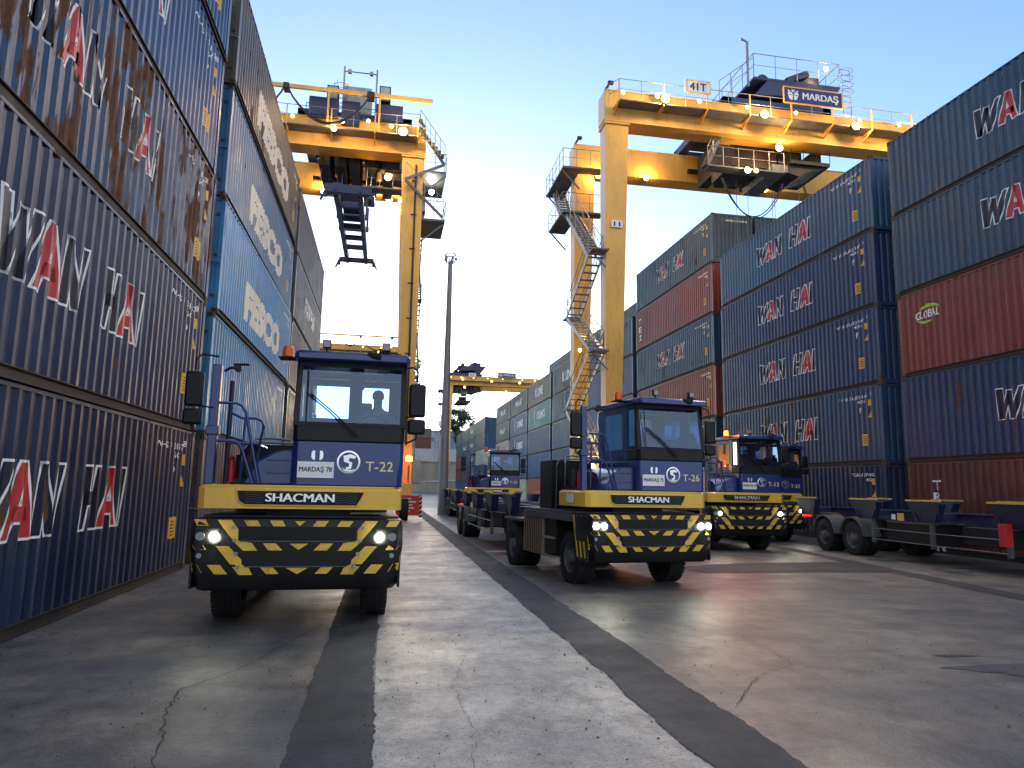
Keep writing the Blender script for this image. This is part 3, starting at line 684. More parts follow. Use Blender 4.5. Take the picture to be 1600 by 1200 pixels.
def make_tractor(label, num, plate, lit_outer=False, beacon_lit=False, driver=False, loc=(0,0,0), rz=0):
    t = thing('terminal_tractor', label, 'tractor', loc, rz, 'terminal tractors in the container yard')
    # chassis
    mb = MB()
    for s in (-1, 1): mb.box(s*.43-.05, s*.43+.05, .35, 5.6, .72, 1.02)
    for y in (.5, 1.6, 2.6, 3.6, 4.6, 5.5): mb.box(-.38, .38, y, y+.1, .75, .98)
    mb.box(-1.1, 1.1, 1.15, 1.35, .45, .62); mb.box(-.9, .9, 4.45, 4.65, .42, .6); mb.cyl((0,4.55,.5), .22, .1, 'y', 14); mb.tube([(0,1.8,.62),(0,4.4,.55)], .06)
    mb.box(-.5, .6, .7, 2.4, .62, 1.5)
    ch = mb.build('chassis', M['tblack'], t, bevel=.006)
    MB().prism([(-.42,3.9),(.42,3.9),(.42,4.6),(.12,5.3),(-.12,5.3),(-.42,4.6)], 'z', 1.12, 1.20).build('fifth_wheel', M['dark'], t, bevel=.01)
    lb_ = MB(); lb_.box(-.55,.55,3.4,5.5,1.02,1.11); lb_.build('lift_boom', M['navyp'], t, bevel=.01)
    for s in (-1, 1):
        wheel('wheel', t, s*.98, 1.28, .50, .36, s); wheel('wheel', t, s*1.12, 4.55, .50, .27, s, dual=True)
    bumper_parts(t)
    if lit_outer:
        for o in KIDS(t):
            if o.name.startswith('bumper'):
                for h in KIDS(o):
                    if h.name.startswith('headlight'): h.data.materials[0] = M['lamp_w']
    # deck above the wheels + side tanks
    dk = MB(); dk.box(-1.27, 1.27, .62, 3.6, 1.34, 1.40); dk.box(-1.27,-1.2,.62,3.6,1.2,1.34); dk.box(1.2,1.27,.62,3.6,1.2,1.34); dk.box(-1.25,1.25,3.95,5.2,1.06,1.12) ; dk.build('deck', M['tgrey'], t, bevel=.01)
    for s in (-1, 1):
        sk = MB(); sk.box(min(s*.62, s*1.24), max(s*.62, s*1.24), 2.55, 3.75, .42, 1.33); k_ = sk.build('side_tank', M['haz_faded'], t, bevel=.02)
        st = MB(); Xo = s*1.243
        for k in range(8):
            z0 = .30+k*.17
            q = [(2.57, z0), (3.73, z0+.95), (3.73, z0+1.03), (2.57, z0+.08)]
            q = [(2.57+i*.145+a, z) for i in (k,) for a, z in ((0,1.31),(.075,1.31),(.02,.44),(-.05,.44))]
            st.add([(Xo, max(2.56, a), b) for a, b in q], [[0,1,2,3]])
        st.build('tank_stripes', M['tblack'], k_)
        sp = MB(); sp.box(min(s*.7,s*1.2), max(s*.7,s*1.2), 1.86, 2.5, .5, 1.3); sp.build('step_box', M['tblack'], t, bevel=.015)
        s2 = MB(); s2.box(min(s*1.0,s*1.27), max(s*1.0,s*1.27), 1.9, 2.45, .42, .46); s2.box(min(s*1.0,s*1.27), max(s*1.0,s*1.27), 1.9, 2.45, .8, .84); s2.build('step', M['galv'], t)
    # yellow front panel: a wrap-round band
    mb = MB(); sec = []
    pl = [(-1.30,1.45),(-1.30,.34),(-1.27,.24),(-1.19,.18),(1.17,.18),(1.25,.24),(1.28,.34),(1.28,1.45)]
    inn = [(x*.965, y+.05 if abs(y-1.45) > .1 else y) for x, y in pl]
    for pts, z in ((pl,1.50),(pl,1.76),(inn,1.79),(inn,1.80)): sec.append([(x,y,z) for x, y in pts])
    mb.loft(sec, cap=False, closed=False); mb.add(sec[-1], [list(range(8))]); mb.add(sec[0], [list(range(8))[::-1]])
    fp = mb.build('front_panel', M['tyellow'], t, bevel=.012)
    g = [(-.80,1.725),(.78,1.725),(.74,1.64),(.69,1.555),(-.70,1.555),(-.77,1.60)]
    gm = MB(); gm.prism(inflate(g, .022), 'y', .165, .20); gm.build('grille_rim', M['tyellow'], fp, bevel=.008)
    gm = MB(); gm.prism(g, 'y', .158, .20); grl = gm.build('grille', M['black'], fp)
    wv = MB()
    for z in (1.585,1.615,1.645,1.675,1.705):
        wv.tube([(x/20, .155, z+.008*math.sin(x*1.9)) for x in range(-14, 15)], .0045, 5)
    wv.build('grille_mesh', M['tgrey'], grl)
    thick(bold_mb('SHACMAN', .86, .105, .006, (-.02,.128,1.645)), .022).build('grille_lettering', M['silver'], grl)
    MB().box(-1.31,-1.296,.75,1.05,1.56,1.72).build('side_plate', M['white'], fp)
    # engine cover
    mb = MB(); a = [(-.80,1.80),(-.62,2.12),(-.40,2.25),(-.16,2.27),(-.16,1.80)]; bk = [(x, z) for x, z in a]
    mb.prism(a, 'y', .42, 2.1); ec = mb.build('engine_cover', M['blue'], t, bevel=.03)
    for z in (1.95, 2.12): MB().box(-.50,-.20,.405,.43,z,z+.018).build('cover_rib', M['blue'], ec, bevel=.006)
    mb = MB(); mb.cyl((-.72,1.2,2.0), .17, .6, 'y', 20); mb.box(-1.05,-.45,1.0,1.9,1.80,1.88); mb.cyl((-.98,1.5,1.8),.09,.42); mb.build('air_filter', M['dark'], t)
    mb = MB(); mb.box(-1.15,-.25,2.25,2.95,1.40,2.42); mb.box(-1.1,-.3,2.24,2.25,1.6,1.62); mb.box(.0,1.15,2.3,3.1,1.40,1.75); mb.build('tank_cabinet', M['mirror'], t, bevel=.03)
    mb = MB(); mb.tube([(-.95,2.0,1.8),(-.95,2.0,2.35),(-.9,2.1,2.5),(-.7,2.15,2.52),(-.4,2.2,2.5)], .02); mb.tube([(-1.1,2.1,1.4),(-1.1,2.1,2.3),(-1.0,2.2,2.45),(-.3,2.2,2.45)], .016); mb.build('hoses', M['galv'], t)
    ex = MB(); ex.lathe([(0,.001),(0,.055),(.30,.055),(.34,.03),(.37,.02),(.37,.001)], (-1.04,1.0,1.83), 'z', 16); fe = ex.build('fire_extinguisher', M['red'], t); MB().tube([(-1.04,.97,2.15),(-1.0,.92,2.18),(-.98,.92,2.05)],.012).build('hose', M['cable'], fe)
    # cab
    X0, X1, Y0, Y1 = -.17, 1.28, .24, 2.02
    mb = MB(); mb.prism([(X0+.06,Y0),(X1-.06,Y0),(X1,Y0+.06),(X1,Y1),(X0,Y1),(X0,Y0+.06)], 'z', 1.80, 2.39); cb = mb.build('cab_body', M['blue'], t, bevel=.02)
    mb = MB(); mb.prism([(X0+.05,Y0-.01),(X1-.05,Y0-.01),(X1+.004,Y0+.05),(X1+.004,.70),(X0-.004,.70),(X0-.004,Y0+.05)], 'z', 2.39, 2.60); mb.build('windscreen_sill', M['tblack'], cb, bevel=.01)
    mb = MB()
    wall_frame(mb, 'x', X0, .05, .72, Y1, 2.39, 3.46, (.92, 1.72, 2.62, 3.34)); wall_frame(mb, 'x', X1-.05, .05, .72, Y1, 2.39, 3.46, (.92, 1.72, 2.55, 3.34))
    mb.build('side_walls', M['blue'], cb, bevel=.008)
    for x_ in (X0, X1-.012):
        pf = MB(); wall_frame(pf, 'x', x_, .012, .30, .73, 2.60, 3.46, (.40, .70, 2.66, 3.38)); pf.build('front_quarter_frame', M['mirror'], cb)
    mb = MB()
    for (a, b) in ((X0+.05, .53), (.53, X1-.05)): wall_frame(mb, 'y', Y1-.05, .05, a, b, 2.39, 3.46, ((-.08, .48, 2.85, 3.36) if a < .3 else (.68, 1.10, 2.93, 3.36)))
    mb.build('rear_wall', M['seat'], cb)
    # windscreen and its frame, raked back
    def wsy(z): return .235+(z-2.60)*.16
    fr = MB()
    for x, w_ in ((X0+.03,.075),(X1-.03,.075)): fr.bar((x, wsy(2.6)+.02, 2.59), (x, wsy(3.46)+.02, 3.47), w_, .06)
    fr.bar((X0+.02, wsy(2.615), 2.615), (X1-.02, wsy(2.615), 2.615), .03, .05); fr.bar((X0+.02, wsy(3.44), 3.44), (X1-.02, wsy(3.44), 3.44), .04, .07)
    fr.build('windscreen_frame', M['mirror'], cb)
    g = MB(); g.add([(X0+.05,wsy(2.62),2.62),(X1-.05,wsy(2.62),2.62),(X1-.05,wsy(3.43),3.43),(X0+.05,wsy(3.43),3.43)], [[0,1,2,3]]); g.build('windscreen', M['glass'], cb)
    for x_ in (X0+.02, X1-.03):
        g = MB(); g.add([(x_,.92,2.6),(x_,1.72,2.6),(x_,1.72,3.34),(x_,.92,3.34)], [[0,1,2,3]]); g.build('side_window', M['glass'], cb)
        g = MB(); g.add([(x_,.40,2.66),(x_,.70,2.66),(x_,.70,3.38),(x_,.40,3.38)], [[0,1,2,3]]); g.build('quarter_window', M['glass'], cb)
    for a, b, c0, c1 in ((-.08,.48,2.85,3.36),(.68,1.10,2.93,3.36)):
        g = MB(); g.add([(a,Y1-.02,c0),(b,Y1-.02,c0),(b,Y1-.02,c1),(a,Y1-.02,c1)], [[0,1,2,3]]); g.build('rear_window', M['glass'], cb)
    rf = MB(); rg = [(X0-.03,.16),(X0+.02,.11),(X1-.02,.11),(X1+.04,.17),(X1+.04,Y1+.04),(X0-.03,Y1+.04)]
    rg2 = [(x*.98+.01, y+.04 if y < 1 else y-.04) for x, y in rg]
    rf.loft([[(x,y,3.47) for x, y in rg],[(x,y,3.545) for x, y in rg],[(x,y,3.585) for x, y in rg2]]); roof = rf.build('roof', M['blue'], cb, bevel=.012)
    fl_ = MB(); fl_.box(X0+.05,X1-.05,Y0+.1,Y1-.05,2.392,2.40); fl_.build('cab_floor', M['seat'], cb)
    # interior
    se = MB(); se.box(.62,1.07,1.0,1.45,2.30,2.48); se.prism([(1.35,2.42),(1.50,2.42),(1.62,2.96),(1.50,2.98)], 'x', .58, 1.02); se.box(.62,.84,1.50,1.60,2.96,3.06); se.build('seat', M['seat'], cb, bevel=.03)
    ds = MB(); ds.prism([(.32,2.40),(.62,2.40),(.60,2.62),(.36,2.66)], 'x', X0+.06, X1-.06); ds.box(-.05,.3,.9,1.6,2.4,2.6); ds.build('dashboard', M['seat'], cb, bevel=.02)
    sw = MB(); ct = Vector((.86,.76,2.62)); sw.tube([ct+Vector((.21*math.cos(a), -.21*math.sin(a)*.35, .21*math.sin(a)*.80)) for a in [2*math.pi*k/20 for k in range(21)]], .015, 6); sw.tube([ct, ct+Vector((0,-.12,-.2))], .025); sw.tube([ct-Vector((.2,0,0)), ct+Vector((.2,0,0))], .012); sw.build('steering_wheel', M['black'], cb)
    fn = MB(); fn.cyl((.62,.55,3.22), .115, .06, 'y', 20); fn.tube([(.62,.58,3.22),(.70,.55,3.42)], .012); fn.tube([(.72,.56,3.24),(.95,.5,3.33),(1.1,.45,3.43)], .008); fn.build('cab_fan', M['black'], cb)
    # badge, plate, number
    bd = MB(); n = 32
    bd.loft([[(.56+q*math.cos(2*math.pi*k/n), y, 2.12+q*math.sin(2*math.pi*k/n)) for k in range(n)] for q, y in ((.150,.238),(.152,.222),(.128,.220),(.126,.236))], cap=False); bg_ = bd.build('badge_ring', M['silver'], cb)
    s_ = MB(); s_.prism([(.49,2.20),(.58,2.225),(.655,2.20),(.64,2.165),(.575,2.175),(.555,2.14),(.61,2.11),(.595,2.03),(.53,2.02),(.53,2.05),(.565,2.06),(.57,2.10),(.50,2.125)], 'y', .222, .236); s_.prism([(.47,2.05),(.52,2.00),(.60,1.995),(.65,2.03),(.60,2.015),(.52,2.02)], 'y', .222, .236); s_.build('badge_mark', M['silver'], bg_)
    dcl = MB()
    for s, cx in ((-1,.125),(1,.185)): dcl.prism([(cx,2.14),(cx,2.26),(cx+s*.03,2.26),(cx+s*.045,2.23),(cx+s*.045,2.17),(cx+s*.02,2.14)][::s], 'y', .232, .24)
    dcl.build('small_emblem', M['silver'], cb)
    pm = MB(); pm.box(-.09,.375,.226,.24,1.905,2.115); p_ = pm.build('plate', M['white'], cb)
    thick(bold_mb(plate, .42, .085, .0018, (.142,.2225,2.01)), .003).build('plate_text', M['ink'], p_)
    thick(text_mb(num, .36, .13, .008, at=(.965,.2335,2.07), space=1.05), .006).build('fleet_number', M['gold'], cb)
    wp = MB()
    for d in (0, .045): wp.tube([(-.02+d, wsy(3.0)-.03, 3.02), (.30+d, wsy(2.75)-.045, 2.76), (.62+d, .19, 2.46)], .009, 6)
    wp.tube([(-.03, wsy(3.0)-.02, 3.35), (-.02, wsy(2.6)-.02, 2.64)], .008, 6); wp.build('wiper', M['black'], cb)
    # roof lamps and beacon
    for x in (.20, .99):
        lm = MB(); lm.box(x-.055,x+.055,.20,.27,3.64,3.75); lm.tube([(x,.24,3.58),(x,.24,3.65)],.015); lp = lm.build('work_lamp', M['black'], roof, bevel=.008)
        MB().box(x-.045,x+.045,.195,.202,3.65,3.74).build('lens', M['lamp_off'], lp)
    hn = MB(); hn.tube([(.75,.14,3.57),(.82,.11,3.545),(.92,.10,3.54)], .035, 10, .05); hn.tube([(.90,.2,3.62),(1.2,.35,3.60)], .03, 8); hn.build('horn', M['black'], roof)
    bs = MB(); bs.box(-.46,-.10,.60,.84,3.545,3.56); bs.cyl((-.35,.72,3.56), .07, .02); br = bs.build('beacon_bracket', M['black'], roof)
    bl = MB(); bl.lathe([(0,.078),(.11,.076),(.15,.06),(.165,.001)], (-.35,.72,3.58), 'z', 18); bl.build('beacon', M['lamp_r'] if beacon_lit else M['orange'], br)
    # left column, rails, mirrors
    cm = MB(); cm.box(-1.265,-1.15,.42,.54,1.80,3.38); cm.box(-1.29,-1.13,.40,.56,2.44,2.56); cl = cm.build('exhaust_column', M['blue'], t, bevel=.012)
    c2 = MB(); c2.tube([(-1.08,.85,1.8),(-1.08,.85,3.22)], .028); c2.tube([(-1.12,.5,3.30),(-1.05,.45,3.34),(-.96,.42,3.34)], .018); c2.build('rear_post', M['navyp'], t)
    wl = MB(); wl.cyl((-.94,.36,3.33), .05, .07, 'y', 12); wl.bar((-.99,.4,3.38),(-.80,.36,3.38),.05,.025); wl.build('column_lamp', M['mirror'], cl)
    def rail(pts, nm='handrail'):
        MB().tube(pts, .019, 8).build(nm, M['blue'], t)
    rail([(-1.15,.35,2.86),(-.92,.35,2.86),(-.85,.35,2.83),(-.79,.35,2.74),(-.58,.35,1.82)])
    rail([(-1.07,.85,2.78),(-.92,.85,2.71),(-.74,.85,2.71),(-.66,.85,2.68),(-.63,.85,2.60),(-.68,.85,2.22),(-.70,.85,1.85)])
    rail([(-.87,.85,2.71),(-.89,.85,1.85)]); rail([(-1.12,.3,2.36),(-.92,.3,2.36),(-.85,.3,2.33),(-.80,.3,2.25),(-.65,.3,1.82)])
    rail([(-1.08,.85,2.36),(-.75,.85,2.36),(-.68,.9,2.34),(-.68,1.6,2.34),(-.68,1.6,1.85)])
    def mir(s, x, z):
        ar = MB(); ar.tube([(x-s*.24, .42, z+.46), (x-s*.06, .34, z+.47), (x, .30, z+.40), (x, .30, z+.26)], .013); ar.tube([(x, .30, z-.45),(x, .30, z-.52),(x-s*.12,.36,z-.58)], .013); ar.tube([(x-s*.22,.42,z-.22),(x,.30,z-.22)], .011)
        a_ = ar.build('mirror_arm', M['black'], t)
        for hh, zc, ww in ((.23, z, .115), (.105, z-.36, .12)):
            m1 = MB(); m1.box(x-ww, x+ww, .25, .34, zc-hh, zc+hh); m1.build('mirror', M['mirror'], a_, bevel=.035)
    mir(-1, -1.44, 3.02); mir(1, 1.44, 2.98)
    if driver: make_driver(cb)
    return t
def make_driver(cb):
    def skinned(name, pts, rad, edges, m, root=0):
        me = bpy.data.meshes.new(name); me.from_pydata(pts, edges, []); me.materials.append(m); o = obj(name, me)
        sm = o.modifiers.new('skin', 'SKIN'); sl = me.skin_vertices[0].data
        for i, r_ in enumerate(rad): sl[i].radius = (r_, r_*.9) if not isinstance(r_, tuple) else r_
        sl[root].use_root = True; o.modifiers.new('sub', 'SUBSURF').levels = 2; o.modifiers['sub'].render_levels = 2; return o
    x = .92
    # pelvis, spine, neck, head; arms to the wheel, thighs forward - one connected body
    P = [(x,1.30,2.66),(x,1.30,2.84),(x,1.27,3.00),(x,1.24,3.09),(x,1.20,3.19),(x,1.19,3.27),
         (x-.17,1.26,3.00),(x-.25,1.14,2.84),(x-.16,.92,2.82),(x-.13,.85,2.84),
         (x+.17,1.26,3.00),(x+.25,1.14,2.84),(x+.18,.92,2.80),(x+.15,.84,2.82),
         (x-.10,1.20,2.64),(x-.12,.88,2.64),(x-.12,.80,2.46),(x+.10,1.20,2.64),(x+.12,.88,2.64),(x+.12,.80,2.46)]
    Rd = [(.15,.12),(.15,.11),(.15,.10),.055,(.075,.092),(.068,.085),.065,.048,.036,.028,.065,.048,.036,.028,.085,.065,.05,.085,.065,.05]
    E = [(0,1),(1,2),(2,3),(3,4),(4,5),(2,6),(6,7),(7,8),(8,9),(2,10),(10,11),(11,12),(12,13),(0,14),(14,15),(15,16),(0,17),(17,18),(18,19)]
    # fingers closing on the rim, thumb from the side
    for s, i in ((-1, 9), (1, 13)):
        b = Vector(P[i])
        for k in range(4):
            n = len(P); q = b+Vector((s*.01*(k-1.5), -.035, .018*(k-1.5))); P += [tuple(q), tuple(q+Vector((-s*.012,-.03,-.006))), tuple(q+Vector((-s*.03,-.022,-.012)))]; Rd += [.010,.009,.008]; E += [(i,n),(n,n+1),(n+1,n+2)]
        n = len(P); q = b+Vector((-s*.03,-.01,.02)); P += [tuple(q), tuple(q+Vector((-s*.015,-.028,.006)))]; Rd += [.011,.009]; E += [(i,n),(n,n+1)]
    P = [(a, b, c-.15) for a, b, c in P]; body = skinned('person', P, Rd, E, M['skin'])
    tag(body, 'seated driver in a grey-blue shirt with both hands on the steering wheel', 'person')
    body.matrix_world = cb.parent.matrix_basis.copy()
    sh = skinned('shirt', [P[i] for i in (0,1,2,3,6,7,8,10,11,12)], [(.162,.13),(.162,.12),(.16,.11),.07,.078,.060,.047,.078,.060,.047], [(0,1),(1,2),(2,3),(2,4),(4,5),(5,6),(2,7),(7,8),(8,9)], M['shirt']); sh.parent = body
    hr = MB(); hr.lathe([(-.02,.083),(.03,.088),(.07,.08),(.105,.05),(.12,.001)], (x,1.215,3.11), 'z', 18); hr.build('hair', M['hair'], body)
    fc = MB()
    for s in (-1, 1): fc.cyl((x+s*.028,1.112,3.085), .010, .008, 'y', 8)
    fc.box(x-.025,x+.025,1.108,1.115,3.015,3.023); fc.build('eyes_and_mouth', M['hair'], body)
    MB().prism([(1.113,3.065),(1.09,3.045),(1.113,3.038)], 'x', x-.012, x+.012).build('nose', M['skin'], body)
T = []
T.append(make_tractor('blue and yellow tractor numbered T-22, nearest on the left, with a driver', 'T-22', 'MARDAŞ 78', driver=True, loc=(-1.035, 9.41, 0), rz=R(1.5)))
T.append(make_tractor('blue and yellow tractor numbered T-26 with both headlight pairs lit, right of centre', 'T-26', 'MARDAŞ 75', lit_outer=True, loc=(4.93, 12.62, 0), rz=R(8)))
T.append(make_tractor('tractor numbered T-13 with glowing red-orange roof beacon, behind T-26', 'T-13', 'MARDAŞ 70', beacon_lit=True, loc=(11.05, 20.3, 0), rz=R(1.5)))
T.append(make_tractor('tractor numbered T-23, half hidden beside the empty trailer on the right', 'T-23', 'MARDAŞ 77', loc=(14.25, 24.3, 0), rz=R(0)))
T.append(make_tractor('distant tractor in the centre, seen over the empty trailer of T-26', 'T-20', 'MARDAŞ 71', loc=(5.09, 33.4, 0), rz=R(-4)))

# ------------------------------------------------------------------ skeletal trailer: rear at y=0, nose towards -y
def make_trailer(label, loc, rz):
    t = thing('container_trailer', label, 'trailer', loc, rz, 'empty skeletal trailers')
    mb = MB()
    for s in (-1, 1):
        mb.box(s*.48-.06, s*.48+.06, -12.6, -.1, 1.34, 1.37); mb.box(s*.48-.02, s*.48+.02, -12.6, -.1, 1.10, 1.34); mb.box(s*.48-.06, s*.48+.06, -12.6, -.1, 1.07, 1.10)
    for y in (-.4,-2.4,-4.2,-6.0,-7.8,-9.6,-11.4): mb.box(-.46, .46, y-.05, y+.05, 1.12, 1.30)
    mb.build('frame_rails', M['navyp'], t, bevel=.004)
    for k, y in enumerate((-.62, -3.75, -6.25, -9.0, -11.9)):
        b = MB(); b.box(-1.22, 1.22, y-.16, y+.16, 1.20, 1.36); bo = b.build('bolster', M['navyp'], t, bevel=.006)
        for s in (-1, 1):
            g = MB(); X = s*1.22
            lo = [(X, y-.40, 1.10), (X+s*.03, y-.40, 1.10), (X+s*.03, y+.40, 1.10), (X, y+.40, 1.10)]
            hi = [(X+s*.12, y-.60, 1.66), (X+s*.15, y-.60, 1.66), (X+s*.15, y+.60, 1.66), (X+s*.12, y+.60, 1.66)]
            g.loft([lo, hi]); gg = g.build('corner_guide', M['navyp'], bo)
            MB().box(min(X+s*.10, X+s*.18), max(X+s*.10, X+s*.18), y-.61, y+.61, 1.655, 1.70).build('guide_lip', M['haz_y'], gg)
            r_ = MB(); r_.prism([(y-.55,1.6),(y-.52,1.6),(y-.30,1.14),(y-.33,1.14)], 'x', min(X-s*.10, X+s*.1), max(X-s*.10, X+s*.1)); r_.prism([(y+.55,1.6),(y+.52,1.6),(y+.30,1.14),(y+.33,1.14)], 'x', min(X-s*.10, X+s*.1), max(X-s*.10, X+s*.1)); r_.build('guide_gusset', M['navyp'], gg)
    for y in (-1.45, -2.95):
        MB().box(-1.0, 1.0, y-.06, y+.06, .44, .56).build('axle', M['dark'], t)
        for s in (-1, 1):
            wheel('wheel', t, s*1.10, y, .50, .27, s, dual=True)
            mg = MB(); out = []; A = [math.pi*(.04+.92*k/14) for k in range(15)]
            mg.loft([[(xx, y+q*math.cos(a), .5+q*math.sin(a)) for q, xx in ((.60,min(s*.70,s*1.27)),(.60,max(s*.70,s*1.27)),(.635,max(s*.70,s*1.27)),(.635,min(s*.70,s*1.27)))] for a in A]); mg.build('mudguard', M['tgrey'], t)
    for s in (-1, 1):
        for y in (-3.9, -6.3, -8.7): MB().box(s*1.16-.04, s*1.16+.04, y-.05, y+.05, .45, 1.12).build('underrun_post', M['tgrey'], t)
    mb = MB()
    for s in (-1, 1):
        for z in (.55, .85): mb.tube([(s*1.2,-3.9,z),(s*1.2,-6.3,z-.01),(s*1.2,-8.7,z)], .012, 6)
    mb.build('underrun_wires', M['rope'], t)
    for s in (-1, 1):
        l = MB(); l.box(s*.85-.07, s*.85+.07, -9.9, -9.76, .18, 1.1); l.box(s*.85-.14, s*.85+.14, -9.96, -9.7, .15, .19); l.build('landing_leg', M['dark'], t)
        rl = MB(); rl.box(s*.95-.16, s*.95+.16, -.02, .05, 1.02, 1.14); rl.build('tail_lamp', M['lamp_red'], t, bevel=.01)
    mb = MB(); mb.box(-1.26,-1.24,-5.35,-5.1,1.12,1.32); mb.build('yellow_sticker', M['label_y'], t); mb = MB(); mb.box(-1.26,-1.24,-5.0,-4.85,1.14,1.28); mb.build('white_sticker', M['white'], t)
    mb = MB(); mb.box(-.95,.95,-6.0,-4.2,.50,1.06); mb.box(-.8,.8,-8.4,-6.9,.62,1.06); mb.build('tool_box', M['black'], t, bevel=.02)
    mb = MB(); mb.box(-.9,.9,-.1,-.02,.55,.68); mb.build('rear_bumper', M['tgrey'], t)
    return t
t1 = make_trailer('empty navy skeletal trailer in front of the right container stacks', (15.4, 22.6, 0), R(-2.5))
t2 = copy_tree(t1); t2.location = (4.12, 29.6, 0); t2.rotation_euler.z = R(1.3); t2['label'] = 'empty skeletal trailer coupled behind tractor T-26'
t3 = copy_tree(t1); t3.location = (5.3, 47.6, 0); t3.rotation_euler.z = R(-1); t3['label'] = 'far skeletal trailer behind the distant centre tractor'
bx_ = MB(); bx_.box(-.10,.10,-.09,.09,.0,.50); bx_.box(-.06,.06,-.095,-.085,.10,.2)
bx_ = bx_.build('tail_light_board', M['red'], None, bevel=.02); bx_.location = (13.62, 13.8, .72); tag(bx_, 'red light board hanging at the near end of the right trailer', 'light')
bx_.parent = None
# ------------------------------------------------------------------ rubber-tyred gantry cranes
# local frame: outer side of the aisle leg at x=0, span towards +x (mirrored when sx=-1), front face of the front girder y=0
def rails(mb, pts, h=1.05, post=1.6, r=.02, mid=True):
    """handrail with posts along a polyline"""
    for a, b in zip(pts, pts[1:]):
        a, b = Vector(a), Vector(b); L = (b-a).length; n = max(1, round(L/post)); U = Vector((0,0,h))
        mb.tube([a+U, b+U], r, 6)
        if mid: mb.tube([a+U*.5, b+U*.5], r*.7, 5)
        for i in range(n+1):
            p = a.lerp(b, i/n); mb.tube([p, p+U], r, 5)
def flight(mb, p, q, wx=.75):
    """open stair from p (low) to q (high), treads across x"""
    p, q = Vector(p), Vector(q)
    for s in (0, wx):
        o = Vector((s,0,0)); mb.bar(p+o, q+o, .05, .20); mb.tube([p+o+Vector((0,0,1)), q+o+Vector((0,0,1))], .022, 6); mb.tube([p+o+Vector((0,0,.55)), q+o+Vector((0,0,.55))], .015, 5)
        for k in range(5): c = p.lerp(q, k/4)+o; mb.tube([c, c+Vector((0,0,1))], .018, 5)
    n = max(4, int(abs(q.z-p.z)/.24))
    for i in range(n): c = p.lerp(q, (i+.5)/n); mb.box(c.x, c.x+wx, c.y-.12, c.y+.12, c.z-.02, c.z+.015)
def lampset(parent, sx, items, nm='floodlight'):
    """items: (x,y,z,size,material,power)"""
    for x, y, z, sz, mt, pw in items:
        h = MB(sx); h.cyl((x, y+.01, z), sz*1.25, .14, 'y', 12, sz*.5); h.tube([(x,y+.1,z),(x,y+.3,z+.1)], .02, 5)
        f = h.build(nm, M['dark'], parent)
        l = MB(sx); l.cyl((x, y-.03, z), sz*1.2, .04, 'y', 16); l.build('lens', M[mt], f)
        if pw:
            ld = bpy.data.lights.new('floodlight_light', 'POINT'); ld.energy = pw; ld.color = (1,.62,.28); ld.shadow_soft_size = .15
            lo = obj('floodlight_light', ld, f, (x*sx, y-.18, z))
